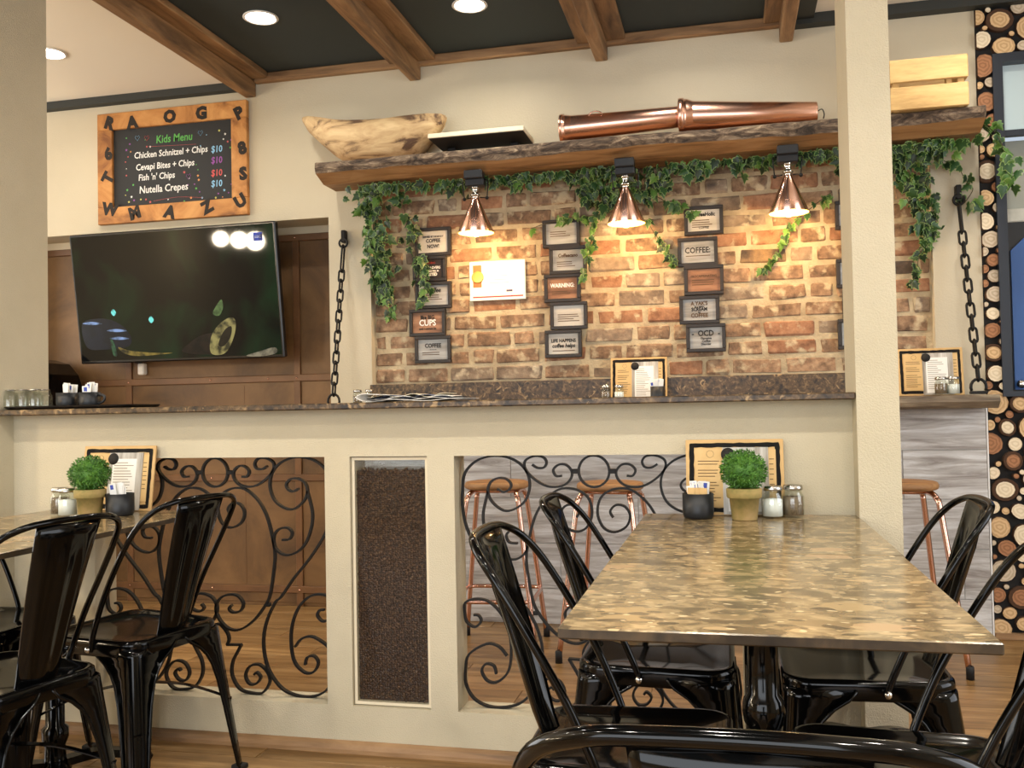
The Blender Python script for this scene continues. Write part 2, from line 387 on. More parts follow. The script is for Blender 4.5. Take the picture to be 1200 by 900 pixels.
# ceiling: white at both sides, dark coffers between timber beams
struct(MB().box(-6.2, -2.46, -3.2, 4.46, 2.80, 2.95).build('ceiling', CEIL_W), 'white ceiling')
struct(MB().box(-2.46, .42, -3.2, 4.46, 2.84, 2.95).build('ceiling', CEIL_D), 'dark painted ceiling between the beams')
struct(MB().box(.42, 3.2, -3.2, 4.46, 2.825, 2.95).build('ceiling', CEIL_W), 'white ceiling right of the beams')
struct(MB().box(-6.2, -2.47, 4.41, YB, 2.76, 2.80).build('trim_1', TRIM_D), 'dark cornice on the left of the beams')
t2 = struct(MB().box(.34, 1.105, 4.40, YB, 2.778, 2.826).build('trim_2', TRIM_D), 'dark cornice on the right of the beams')
MB().box(.338, .42, -3.2, 4.40, 2.80, 2.84).build('border_strip', TRIM_D, t2)
MB().box(1.105, 3.2, 4.40, YB, 2.778, 2.826).build('border_strip', TRIM_D, t2)
struct(MB().box(-2.40, .30, 4.425, YB, 2.79, 2.839, b=.006).build('trim_3', BEAM_X), 'timber cornice board along the back wall')
for i, (bx, l, r_) in enumerate(((-2.43, -.03, .115), (-1.512, -.125, .118), (-.56, -.115, .118), (.30, -.10, .018))):
    t = struct(obj('trim_%d' % (i+4), None), 'stained timber ceiling beam'); t.location = (bx, 0, 0)
    MB().box(l, r_, -3.2, 4.42, 2.806, 2.8395, b=.004).build('beam_plank', BEAM, t)
    MB().box(-.03, .03, -3.2, 4.455, 2.722, 2.806, b=.005).build('beam_rib', BEAM, t)

# outer shell of the room
s = MB(); s.box(-6.3, -6.2, -3.3, 1.4, -.1, 2.95); s.box(-6.3, -6.2, 4.0, 4.9, -.1, 2.95); s.box(-6.3, -6.2, 1.4, 4.0, -.1, .7); s.box(-6.3, -6.2, 1.4, 4.0, 2.55, 2.95)  # opening in this wall is added for the left ceiling fill
struct(s.build('wall_left', PLASTER_BACK))
s = MB(); s.box(3.2, 3.3, -3.3, .3, -.1, 2.95); s.box(3.2, 3.3, 2.9, 4.9, -.1, 2.95); s.box(3.2, 3.3, .3, 2.9, -.1, .6); s.box(3.2, 3.3, .3, 2.9, 2.5, 2.95)
struct(s.build('wall_right', PLASTER_BACK))
s = MB(); s.box(-6.3, -3.7, -3.3, -3.2, -.1, 2.95); s.box(1.3, 3.3, -3.3, -3.2, -.1, 2.95); s.box(-3.7, 1.3, -3.3, -3.2, -.1, .5); s.box(-3.7, 1.3, -3.3, -3.2, 2.5, 2.95)
struct(s.build('wall_front', PLASTER_BACK))
# back wall: plaster round a tall recess and a brick panel
RX0, RX1, RZ = -3.95, -2.0, 2.058
BX0, BX1, BZ0, BZ1 = -1.772, .905, 1.06, 2.24
s = MB()
s.box(-6.2, RX0, YB, 4.9, 0, 2.95); s.box(RX0, RX1, YB, 4.9, RZ, 2.95); s.box(RX1, BX0, YB, 4.9, 0, 2.95)
s.box(BX0, BX1, YB, 4.9, BZ1, 2.95); s.box(BX0, BX1, YB, 4.9, 0, BZ0); s.box(BX1, 1.105, YB, 4.9, 0, 2.95)
struct(s.build('wall_back', PLASTER_BACK), 'cream plastered back wall')
# brick panel
wb = struct(MB().box(BX0, BX1, 4.511, 4.9, BZ0, BZ1).build('wall_brick', MORTAR), 'old brick wall panel behind the bar')
z = 1.187; row = 0
while z < 2.2:
    x = BX0-random.random()*.2
    while x < BX1:
        L_ = random.choice((.226, .226, .232, .215, .108, .165)); x0, x1 = max(x, BX0+.003), min(x+L_, BX1-.003)
        if x1-x0 > .035:
            b = MB().box(-(x1-x0)/2, (x1-x0)/2, 0, .04, -.036, .036, b=.009)
            b.v = [(p[0]+random.uniform(-.005, .005), p[1]+(random.uniform(-.002, .003) if p[1] < .02 else 0), p[2]+random.uniform(-.0045, .0045)) for p in b.v]
            q = random.random(); mt = BRICK if q < .58 else BRICK_RED if q < .72 else BRICK_GREY if q < .97 else BRICK_DARK
            b.build('brick', mt, wb, ((x0+x1)/2, 4.505+random.uniform(-.003, .004), z+.0375))
        x += L_+.014
    z += .0862; row += 1
# timber-look tiles under the bar
tw = struct(MB().box(-1.99, 1.105, 4.452, YB, 0, 1.01).build('wall_tiled', GROUT), 'grey timber-look tiles below the hanging bar')
zs = [-.05, .171, .39, .609, .827, 1.01]
for i in range(5):
    x = -1.99-(.5 if i % 2 else 0)-.12*i
    while x < 1.1:
        x0, x1 = max(x, -1.99)+.0015, min(x+.9, 1.098)-.0015
        if x1-x0 > .03:
            z0, z1 = max(zs[i], 0)+.0015, zs[i+1]-.0015
            MB().box(-(x1-x0)/2, (x1-x0)/2, 0, .008, -(z1-z0)/2, (z1-z0)/2, b=.001).build('tile', TILE, tw, ((x0+x1)/2, 4.444, (z0+z1)/2))
        x += .9
MB().box(1.098, 1.104, 4.441, 4.452, 0, 1.01).build('edge_strip', plain('white_edge', (232, 232, 230), .4), tw)
# brown panelled back of the recess
rc = struct(MB().box(RX0, RX1, 4.66, 4.9, 0, RZ).build('wall_recess', BROWN), 'brown metal-look panelling in the recess')
st = [-3.95, -3.32, -2.28, -2.0]; rl = [0, onY(300, 690, 4.64).z, onY(300, 560, 4.64).z, 1.235, 2.0]
for i in range(3):
    for j in range(4):
        x0, x1, z0, z1 = st[i]+.02, st[i+1]-.02, rl[j]+.018, rl[j+1]-.018
        MB().box(x0, x1, 4.654, 4.66, z0, z1, b=.002).build('panel', BROWN, rc)
for x in st:
    MB().box(max(x-.02, RX0), min(x+.02, RX1), 4.645, 4.66, 0, 2.0, b=.003).build('stile', BROWN_RAIL, rc)
for z in rl[1:]:
    rr = MB().box(RX0, RX1, 4.643, 4.66, z-.019, z+.019, b=.003).build('rail', BROWN_RAIL, rc)
    v = MB()
    for x in st[1:3]+[-2.8, -3.6, -2.45]: v.ell((x, 4.642, z), (.006, .004, .006), 8, 4)
    v.build('rivet', COPPER, rr)
MB().box(RX0, RX1, 4.648, 4.66, 2.019, RZ, b=0).build('plaster_strip', PLASTER_BACK, rc)
MB().box(-2.601, -2.599, 4.6525, 4.6545, .1, 1.2).build('panel_seam', BROWN_RAIL, rc)
# partition wall with two openings and a coffee-bean niche
s = MB()
O1, O2, CB = (-2.062, -1.236), (-.814, .022), (-1.152, -.899)
SZ, TZ = .140, .908
s.box(XL, XRP, YW, YWB, 0, SZ); s.box(XL, XRP, YW, YWB, TZ, 1.055)
for a, b in ((XL, O1[0]), (O1[1], CB[0]), (CB[1], O2[0]), (O2[1], XRP)): s.box(a, b, YW, YWB, SZ, TZ)
struct(s.build('wall_partition', PLASTER), 'cream rendered half-height partition wall')
struct(MB().box(-2.60, XL, 2.61, 2.868, 0, 2.80).build('wall_pillar', PLASTER), 'cream rendered pillar at the window-side end of the partition')
struct(MB().box(XRP, .437, 2.61, 2.838, 0, 2.83).build('wall_pillar', PLASTER), 'slim cream rendered pillar at the end of the partition')
bb = MB(); bb.tube([(XL, 2.692, .006), (XRP, 2.692, .006)], 0, sect=[(-.006, -.008), (-.006, .012), (.006, .012), (.02, .006), (.028, -.004), (.028, -.008)], up=(0, 0, 1))
struct(bb.build('baseboard_partition', BEAM_X), 'timber beading along the foot of the partition')
# coffee-bean niche
nb = thing('coffee_bean_display', 'tall glass-fronted niche filled with dark coffee beans between the iron scroll panels', 'display', ((CB[0]+CB[1])/2, YW+.012, SZ+.003))
W_, H_ = CB[1]-CB[0]-.004, TZ-SZ-.006
v = MB(); e = .009
v.box(-W_/2, -W_/2+e, 0, .09, 0, H_); v.box(W_/2-e, W_/2, 0, .09, 0, H_); v.box(-W_/2+e, W_/2-e, 0, .09, 0, e); v.box(-W_/2+e, W_/2-e, 0, .09, H_-e, H_)
v.build('frame', CREAM, nb)
MB().box(-W_/2+e, W_/2-e, .004, .007, e, H_-e).build('front_pane', pane('niche_glass', (240, 240, 238), .008), nb)
MB().box(-W_/2+e, W_/2-e, .083, .086, e, H_-e).build('back_pane', pane('niche_glass_back', (225, 228, 230), .03), nb)
v = MB(); random.seed(3)
top = H_-.036
v.box(-W_/2+e+.001, W_/2-e-.001, .018, .080, e+.001, top-.006)
uz = []
for k in range(6):
    a = 2*math.pi*k/6; uz.append((math.cos(a), math.sin(a)))
zz = e+.006
while zz < top+.004:
    xx = -W_/2+e+.005
    while xx < W_/2-e-.004:
        hump = -.012 if xx < -W_/2+.03 else random.uniform(-.004, .004)
        if zz < top+hump:
            a = random.uniform(0, 3.14); L1, L2 = .0052, .0036; o = len(v.v); cx, cz, cy = xx+random.uniform(-.002, .002), zz+random.uniform(-.002, .002), .0165+random.uniform(-.003, .003)
            ca, sa = math.cos(a), math.sin(a)
            v.v.append((cx, cy-.0042, cz))
            for ux, uy in uz: v.v.append((cx+ux*L1*ca-uy*L2*sa, cy, cz+ux*L1*sa+uy*L2*ca))
            for k in range(6): v.face((o, o+1+(k+1) % 6, o+1+k), 0, True)
        xx += .0082
    zz += .0064
o = v.build('beans', BEAN, nb); o['kind'] = 'stuff'
random.seed(11)

# log-slice feature wall with a framed hatch at the right
lw = struct(MB().box(1.105, 1.165, 4.46, 4.9, 0, 2.95).box(1.165, 2.2, 4.46, 4.9, 0, 1.058).box(1.165, 2.2, 4.46, 4.9, 2.565, 2.95).box(2.2, 3.2, 4.46, 4.9, 0, 2.95).build('wall_logs', plain('log_backing', (24, 22, 22), .9)), 'feature wall of round log slices')
FZ0, FZ1 = 1.058, 2.565
placed = []
def fits(x, z, r):
    if x < 1.109 or z-r*.6 < .02 or z > 2.77: return False
    if x+r > 1.198 and FZ0-r*.55 < z < FZ1+r*.55: return False
    for a, b, c in placed:
        if (a-x)**2+(b-z)**2 < (c+r+.0025)**2: return False
    return True
for rad, tries in ((.055, 60), (.043, 260), (.037, 1200), (.031, 3000), (.025, 6000), (.018, 9000), (.012, 6000)):
    for _ in range(tries):
        if len(placed) >= 298: break
        x, z = random.uniform(1.09, 1.33), random.uniform(.02, 2.77)
        if rad > .032 and FZ0 < z < FZ1 and random.random() < .8: continue
        if rad < .03 and _ % 2: x, z = random.uniform(1.106, 1.19), random.uniform(FZ0, FZ1)
        r_ = rad*random.uniform(.9, 1.1)
        if fits(x, z, r_): placed.append((x, z, r_))
for x, z, r_ in placed:
    n = 14; ph = random.random()*6; jag = random.uniform(.02, .07)
    rr = [r_*(1+jag*math.sin(2*math.pi*k/n*2+ph)+random.uniform(-.5, .5)*jag) for k in range(n)]
    big = r_ > .03 and random.random() < .3
    depth = random.uniform(.012, .03)
    P = lambda q: [(rr[k]*q*math.cos(2*math.pi*k/n), 0, rr[k]*q*math.sin(2*math.pi*k/n)) for k in range(n)]
    cut = 1.105-x if x-r_ < 1.105 else -9
    def cl(L, yy): return [(max(p[0], cut+.001), yy, p[2]) for p in L]
    v = MB(); v.loft([cl(P(1), depth), cl(P(1), .002), cl(P(.95), 0)], 1, False, False)
    o_ = len(v.v); 
    if big:
        v.loft([cl(P(.95), 0), cl(P(.70), -.0002)], 1, False, False); a = len(v.v); v.v += cl(P(.70), -.0002); v.face(range(a, a+n), 0)
    else:
        a = len(v.v); v.v += cl(P(.95), 0); v.face(range(a, a+n), 0)
    q = random.random(); mt = LOG_MATS[0 if q < .34 else 1 if q < .60 else 2 if q < .84 else 3]
    v.build('log_slice', [mt, LOGBARK], lw, (x, 4.46-depth, z))
struct(MB().box(1.106, 3.2, 4.435, 4.458, 0, .03, b=.003).build('baseboard_logs', BEAM_X), 'timber skirting below the log slices')
NAVY = plain('navy_frame', (26, 34, 46), .4); BLUE = plain('blue_door', (44, 88, 150), .35)
hz = lambda yy: onY(1186, yy, 4.5).z
hf = struct(obj('window_1', None), 'dark framed hatch with a pale pane above a blue door')
v = MB(); v.box(1.165, 1.205, 4.425, 4.60, FZ0, FZ1); v.box(2.16, 2.2, 4.425, 4.60, FZ0, FZ1); v.box(1.205, 2.16, 4.425, 4.60, FZ1-.04, FZ1); v.box(1.205, 2.16, 4.425, 4.60, FZ0, FZ0+.022)
v.build('window_frame', NAVY, hf)
MB().box(1.205, 2.16, 4.47, 4.50, hz(161), hz(154)).build('transom', NAVY, hf)
MB().box(1.205, 2.16, 4.48, 4.49, hz(154), FZ1-.04).build('upper_pane', plain('pale_pane', (186, 204, 208), .25), hf)
MB().box(1.205, 2.16, 4.565, 4.60, hz(242), hz(161)).build('back_board', plain('grey_board', (150, 152, 140), .5), hf)
MB().box(1.205, 2.16, 4.55, 4.60, hz(258), hz(242), b=.004).build('lintel', proc('stone_lintel', [(170, 168, 154), (200, 198, 186)], (12, 12, 12), 5, .8), hf)
d = MB(); d.box(1.215, 2.15, 4.555, 4.60, FZ0+.022, hz(258)).build('door_surround', plain('door_black', (16, 20, 26), .3), hf)
arch = [(1.245, FZ0+.03), (2.12, FZ0+.03), (2.12, hz(300)), (1.7, hz(264)), (1.42, hz(268)), (1.30, hz(278)), (1.245, hz(292))]
dd = MB().prism(arch, 4.54, 4.555).build('door_leaf', BLUE, hf)
p = onY(1191, 450, 4.52)
v = MB(); v.lathe([(.012, .02), (.006, .0), (.006, -.015), (.017, -.02), (.019, -.032), (.012, -.04), (.001, -.041)], 16, (p.x+.02, 4.545, p.z), axis='y'); v.build('door_knob', SILVER, dd)
v = MB(); v.box(1.215, 1.228, 4.545, 4.556, p.z-.02, p.z+.035); v.build('hinge', SILVER, dd)

# ================================================================== LIGHT FITTINGS IN THE CEILING
def downlight(x, y, z, label, power, group='ceiling downlights'):
    t = thing('downlight', label, 'light', (x, y, z), 0, group)
    MB().lathe([(.078, 0), (.080, -.004), (.070, -.007), (.066, -.003), (.066, 0)], 24).build('trim_ring', WHITE, t)
    MB().lathe([(.064, -.001), (.064, -.003), (.001, -.0035)], 20).build('lens', DOWNL, t)
    a = area('downlight_lamp', (0, 0, -.012), .085, power, (1, .925, .81), (0, 0, 0), shape='DISK', spread=R(150)); a.parent = t
downlight(-2.02, 3.80, 2.839, 'bright round downlight in the dark ceiling nearest the chalkboard', 7)
downlight(-1.075, 3.93, 2.839, 'bright round downlight between the two middle beams of the dark ceiling', 7)
downlight(-3.14, 3.81, 2.799, 'small round downlight in the white ceiling behind the pillar', 7)
for x in (-.12, 1.0): downlight(x, 3.85, 2.824 if x > .4 else 2.839, 'round downlight in the ceiling above the bar', 7)
for yy in (.95, -.55):
    for x in (-4.2, -3.1, -2.02, -1.03, -.1, .85, 1.8): downlight(x, yy, 2.799 if x < -2.46 else 2.824 if x > .42 else 2.839, 'round downlight in the ceiling above the dining tables', 14)

for x, yy, z in ((-5.67, -.78, 1.68), (-4.97, .03, 1.70), (-4.32, .87, 1.73)):
    t = thing('globe_pendant', 'opal glass globe pendant lamp in the far dining area', 'lamp', (x, yy, z), 0, 'globe pendants')
    MB().ell((0, 0, 0), (.085, .085, .085), 20, 12).build('globe', plain('opal_globe', (255, 236, 204), .3, 0, emit=200), t)
    MB().lathe([(.03, .082), (.03, .11), (.006, .12), (.006, 2.798-z), (.001, 2.798-z)], 12).build('cord', BLACKM, t)

# ================================================================== COUNTERS AND SHELVES
tag(MB().box(XL+.001, XRP-.001, 2.612, 2.862, 1.0555, 1.0745, b=.003).build('granite_counter', GRANITE), 'long dark brown granite counter top on the cream half wall', 'counter')
tag(MB().box(BX0-.01, BX1-.001, 4.452, 4.503, 1.069, 1.181, b=.002).build('granite_splashback', GRANITE), 'dark brown granite upstand along the foot of the brick wall', 'splashback')
def live_slab(name, x0, x1, y0, y1, z0, z1, front_mat, top_mat, label, cat, amp, und=.03, lip=.2):
    """thick slab whose front follows the grown edge of the trunk"""
    v = MB(); n = 46; loops = []
    for i in range(n+1):
        x = x0+(x1-x0)*i/n; u = i/n
        j = amp*(math.sin(u*9.3+.4)+.6*math.sin(u*23)+.4*random.uniform(-1, 1))
        hz_ = .006*math.sin(u*14)+random.uniform(-.003, .003)
        ya = y0+j
        loops.append([(x, y1, z0), (x, ya+und+.4*amp*random.random(), z0), (x, ya+.010, z0+(z1-z0)*lip+hz_), (x, ya, z0+(z1-z0)*(lip+.3)), (x, ya+.004, z1-.006+hz_*.3), (x, ya+.014, z1), (x, y1, z1)])
    for k in range(n):
        o = len(v.v); a, b = loops[k], loops[k+1]; v.v += a+b
        for i, m in zip(range(6), (1, 1, 0, 0, 0, 1)): v.face((o+i, o+i+1, o+7+i+1, o+7+i), m, False)
        v.face((o+6, o, o+7, o+13), 1)
    for k in (0, n):
        o = len(v.v); v.v += loops[k]; v.face(range(o, o+7) if k else list(range(o, o+7))[::-1], 1)
    return tag(v.build(name, [front_mat, top_mat]), label, cat)
random.seed(5)
live_slab('live_edge_shelf', -1.955, 1.075, 4.20, YB-.001, 2.188, 2.278, BARK, SLABW, 'long thick live-edge timber shelf with bark front above the ivy', 'shelf', .009, .10, .36)
live_slab('live_edge_bar', -1.955, 1.09, 4.185, YB-.012, 1.0115, 1.068, GREYSLAB, GREYSLAB, 'grey weathered live-edge bar slab hung on chains at the brick wall', 'bar', .008)

# ================================================================== WROUGHT IRON SCROLL PANELS
def px1(p): return (160+p[0]/5.217, 530+p[1]/5.217)
def px2(p): return (160+p[0]/5.217, 680+p[1]/5.217)
XC = onY(248.2, 553, 2.755).x
def uz_(px): q = onY(px[0], px[1], 2.755); return (q.x-XC, q.z)
def S(*parts):
    out = []
    for f, pts in parts: out += [uz_(f(p)) for p in pts]
    return out
STROKES = [
 ('scroll', S((px1, [(625, 148), (655, 148), (668, 115), (640, 86), (600, 87), (572, 125), (582, 170), (625, 205), (700, 207), (770, 165), (815, 110), (815, 62), (770, 36), (722, 40), (702, 70), (716, 100), (750, 102), (778, 84)]))),
 ('scroll', S((px1, [(970, 222), (935, 240), (905, 225), (895, 195), (920, 165), (965, 160), (1008, 185), (1024, 240), (1000, 300), (940, 347), (880, 338), (822, 290), (795, 210), (806, 130), (850, 72), (920, 37), (1000, 32), (1085, 60), (1150, 130), (1178, 230), (1170, 350), (1135, 490), (1040, 645), (940, 770), (862, 885)]),
             (px2, [(830, 130), (780, 235), (756, 350), (765, 470), (800, 570), (870, 660), (960, 710), (1060, 716), (1140, 670), (1183, 590), (1190, 500), (1160, 415), (1060, 345), (990, 355), (948, 405)]))),
 ('scroll', S((px1, [(555, 380), (540, 345), (570, 310), (615, 320), (640, 370), (620, 430), (562, 460), (508, 438), (478, 370), (482, 300), (510, 250), (570, 220), (645, 226), (720, 290), (772, 380), (806, 500), (826, 620), (815, 750), (796, 870)]),
             (px2, [(768, 150), (700, 240), (620, 297), (550, 297), (490, 242), (465, 170), (490, 110), (545, 86), (600, 95), (632, 140), (615, 185), (570, 195), (546, 172), (562, 150)]))),
 ('scroll', S((px1, [(870, 535), (915, 530), (930, 490), (900, 461), (850, 470), (820, 512), (826, 580), (880, 626), (950, 615), (1010, 560), (1045, 470), (1055, 380), (1040, 300), (1022, 235)]))),
 ('scroll', S((px2, [(1010, 515), (1022, 470), (1065, 462), (1090, 505), (1062, 558), (1010, 563), (952, 510), (928, 430), (926, 300), (962, 180), (1030, 102), (1105, 85), (1170, 110), (1186, 170), (1165, 225), (1120, 250), (1085, 215), (1098, 182), (1125, 180)]))),
 ('scroll', S((px2, [(620, 392), (600, 430), (567, 500), (565, 580), (610, 660), (680, 696), (750, 686), (794, 620), (780, 560), (730, 514), (672, 524), (646, 580), (670, 630), (712, 630), (738, 592), (715, 562), (700, 575)]))),
]
def iron_panel(xc, label):
    t = thing('iron_scroll_panel', label, 'iron panel', (xc, 2.755, SZ), 0, 'wrought iron scroll panels')
    def put(pts, closed=False, nm='scroll', w=.0065, d=.014):
        for sx in (1, -1):
            P = [(sx*u, 0, max(z-SZ, .0045)) for u, z in pts]
            MB().bar(catmull(P, 4, closed), d, w, (0, 1, 0)).build(nm, IRON, t)
    for nm, pts in STROKES: put([(min(u, .408), z) for u, z in pts], nm=nm)
    # rings and ties
    c = uz_((248.2, 553.6)); r_ = .046
    MB().bar([(r_*math.cos(a*math.pi/16), 0, c[1]-SZ+r_*1.02*math.sin(a*math.pi/16)) for a in range(32)], .014, .0065, (0, 1, 0), closed=True).build('ring', IRON, t)
    for sx in (1, -1):
        MB().box(sx*.048, sx*.068, -.007, .007, c[1]-SZ-.007, c[1]-SZ+.007, b=.002).build('tie', IRON, t)
        q = uz_(px2((785, 148))); MB().box(sx*(q[0]-.008), sx*(q[0]+.008), -.007, .007, q[1]-SZ-.006, q[1]-SZ+.006, b=.002).build('tie', IRON, t)
    # little arch with feet in the middle
    q = [uz_(px2(p)) for p in ((460, 265), (505, 280), (535, 320), (545, 360), (533, 392))]
    P = [(-u, 0, z-SZ) for u, z in q[::-1]]+[(u, 0, z-SZ) for u, z in q[1:]]
    MB().bar(catmull(P, 4), .014, .0065, (0, 1, 0)).build('arch', IRON, t)
    a, b = uz_(px2((533, 392))), uz_(px2((620, 392)))
    for sx in (1, -1): MB().bar([(sx*a[0], 0, a[1]-SZ), (sx*b[0], 0, b[1]-SZ)], .014, .0065, (0, 1, 0)).build('foot', IRON, t)
    return t
iron_panel(-1.648, 'black wrought iron scroll panel in the opening before the brown panelling')
iron_panel(-.396, 'black wrought iron scroll panel in the opening before the bar stools')

# ================================================================== METAL CAFE CHAIRS
def rrect(hw_f, hw_b, yf, yb, rad, n=6):
    """rounded trapezoid outline, counter-clockwise from front right"""
    C = [(hw_f, yf, 0), (-hw_f, yf, 90), (-hw_b, yb, 180), (hw_b, yb, 270)]; out = []
    for cx, cy, a0 in C:
        sx = 1 if cx > 0 else -1; sy = 1 if cy > 0 else -1
        for k in range(n+1):
            a = R(a0+90*k/n); out.append((cx-sx*rad+rad*math.cos(a), cy-sy*rad+rad*math.sin(a)))
    return out
def make_chair():
    t = thing('metal_chair', 'chair', 'chair')
    L = []
    for off, z in ((-.10, .434), (-.045, .436), (-.02, .441), (-.008, .4465), (.0, .4465), (.005, .442), (.0065, .434), (.0065, .405), (.0035, .402)):
        o = rrect(.178+off, .162+off, .18+off, -.172+off*1.0-0, max(.055+off, .02)) if off >= -.05 else rrect(.178+off, .162+off, .18+off, -.172-off, .02)
        if -.05 <= off < 0: o = rrect(.178+off, .162+off, .18+off, -.172-off, max(.055+off, .02))
        elif off >= 0: o = rrect(.178+off, .162+off, .18+off, -.172-off, .055+off)
        L.append([(x, y, z) for x, y in o])
    MB().loft(L[::-1], 0, True, True).build('seat', PAINT, t)
    for sx in (1, -1):
        for sy in (1, -1):
            hw = .178 if sy > 0 else .162; yy = .18 if sy > 0 else -.172
            loops = []; inner = []; edgeA = []; edgeB = []
            for z, a in ((.425, .150), (.405, .135), (.385, .105), (.36, .083), (.33, .068), (.28, .057), (.2, .049), (.1, .042), (.02, .036), (.012, .030)):
                k = (1-z/.43); cx = sx*(hw+.004+.042*k); cy = yy+sy*(.004+(.030 if sy > 0 else .052)*k)
                rc_ = .03+.012*k*0; aa = a
                pts = [(cx-sx*aa, cy), (cx-sx*rc_, cy), (cx-sx*rc_*.3, cy-sy*rc_*.3), (cx, cy-sy*rc_), (cx, cy-sy*aa)]
                th = .0035
                inn = [(cx-sx*th, cy-sy*aa), (cx-sx*th, cy-sy*rc_), (cx-sx*(rc_*.3+th), cy-sy*(rc_*.3+th)), (cx-sx*rc_, cy-sy*th), (cx-sx*aa, cy-sy*th)]
                loop = [(x, y_, z) for x, y_ in pts+inn]
                if sx*sy > 0: loop = loop[::-1]
                loops.append(loop); edgeA.append((pts[0][0], pts[0][1], z)); edgeB.append((pts[-1][0], pts[-1][1], z))
            v = MB(); v.loft(loops[::-1], 0, True, True); v.tube(edgeA, .0045, 6); v.tube(edgeB, .0045, 6)
            lg = v.build('leg', PAINT, t)
            k = 1-.0; cx = sx*(hw+.004+.042); cy = yy+sy*(.004+(.030 if sy > 0 else .052))
            MB().box(cx-sx*.034, cx+sx*.003, cy-sy*.034, cy+sy*.003, 0, .014, b=.003).build('rubber_foot', RUBBER, lg)
    half = [(.172, -.028, .416), (.178, -.042, .46), (.182, -.086, .56), (.184, -.143, .66), (.178, -.195, .742), (.157, -.234, .790), (.113, -.260, .813), (.06, -.270, .8195)]
    P = catmull(half+[(0, -.272, .821)]+[(-x, y, z) for x, y, z in half[::-1]], 5)
    hp = MB().tube(P, .0077, 10).build('back_hoop', PAINT, t)
    for sx in (1, -1): MB().ell((sx*.186, -.029, .422), (.007, .009, .009), 8, 5).build('bolt', SILVER, hp)
    v = MB(); F = []; Bk = []; nu, nv = 17, 14
    for j in range(nv):
        q = j/(nv-1); z = .40+.413*q; y0 = -.152-.035*q-.086*q**1.25
        if q < .18: y0 += .012*(1-q/.18)**2
        hw = .050+.034*q
        rowF = []; rowB = []
        for i in range(nu):
            u = -1+2*i/(nu-1); x = u*hw
            g = 0
            if .12 < q < .9: g = .006*(math.cos(u*3*math.pi*1.0)*.5+.5)*min(1, (q-.12)*8, (.9-q)*8)
            yy = y0+.014*u*u-g
            rowF.append((x, yy+.002, z)); rowB.append((x, yy-.002, z))
        F.append(rowF); Bk.append(rowB)
    for j in range(nv): F[j] = F[j]+Bk[j][::-1]
    v.loft(F, 0, True, True); v.build('backrest', PAINT, t)
    for a, b in (((.19, .19), (-.175, -.2)), ((-.19, .19), (.175, -.2))):
        P = catmull([(a[0], a[1], .21), (a[0]*.5, a[1]*.5, .265), (0, 0, .28), (b[0]*.5, b[1]*.5, .265), (b[0], b[1], .21)], 4)
        MB().bar(P, .003, .02, (0, 0, 1)).build('brace', PAINT, t)
    return t
chair = make_chair()
CH = [  # x, y, direction it faces (degrees from +X), label
 (-.19, 1.715, 0, 'glossy black metal chair tucked under the table, its back nearest the coffee-bean niche'),
 (-.187, 2.335, 0, 'black metal chair pushed under the pot-plant table, its back before the iron scrolls'),
 (.287, 2.31, 180, 'glossy black metal chair beside the slim pillar, back to the log wall'),
 (.28, 1.665, 180, 'glossy black metal chair cut off by the picture edge, back to the log wall'),
 (.006, .927, 90, 'black metal chair at the free table end, only its broad rounded back hoop showing'),
 (-1.70, 1.865, 168, 'black metal chair with tall ribbed back hiding most of the table by the pillar'),
 (-1.682, 2.37, 168, 'black metal chair with shiny seat showing, its ribbed back before the brown panelling'),
 (-2.19, 2.37, 0, 'black metal chair between pillar and stone table, only its seat showing'),
]
for i, (x, y, a, lab) in enumerate(CH):
    c = chair if i == 0 else copy_tree(chair)
    c.location = (x, y, 0); c.rotation_euler = (0, 0, R(a-90)); c['label'] = lab; c['group'] = 'black metal cafe chairs'

# ================================================================== STONE-TOPPED TABLES
def make_table():
    t = thing('stone_table', 'table', 'table')
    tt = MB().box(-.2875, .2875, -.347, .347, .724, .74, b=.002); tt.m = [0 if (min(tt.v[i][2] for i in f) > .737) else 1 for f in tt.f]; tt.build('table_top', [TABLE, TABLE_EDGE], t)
    c = MB().lathe([(.045, .032), (.03, .05), (.028, .10), (.036, .12), (.036, .15), (.026, .16), (.025, .50), (.033, .51), (.036, .53), (.033, .55), (.026, .56), (.026, .68), (.04, .69), (.04, .7185)], 18).build('column', PAINT, t)
    MB().box(-.16, .16, -.16, .16, .7185, .724).build('top_plate', IRON, t)
    for k in range(4):
        a = k*math.pi/2+math.pi/4
        P = catmull([(.03*math.cos(a), .03*math.sin(a), .05), (.12*math.cos(a), .12*math.sin(a), .055), (.22*math.cos(a), .22*math.sin(a), .03), (.26*math.cos(a), .26*math.sin(a), .012)], 4)
        MB().bar(P, .022, .04, (0, 0, 1)).build('foot', PAINT, t)
    return t
tb = make_table()
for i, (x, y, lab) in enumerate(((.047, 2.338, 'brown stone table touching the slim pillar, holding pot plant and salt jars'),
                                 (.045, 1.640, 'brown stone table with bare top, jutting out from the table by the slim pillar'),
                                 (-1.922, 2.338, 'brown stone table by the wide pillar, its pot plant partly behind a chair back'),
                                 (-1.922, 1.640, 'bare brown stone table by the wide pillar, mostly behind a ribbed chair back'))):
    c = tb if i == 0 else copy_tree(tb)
    c.location = (x, y, 0); c['label'] = lab; c['group'] = 'stone-topped tables'

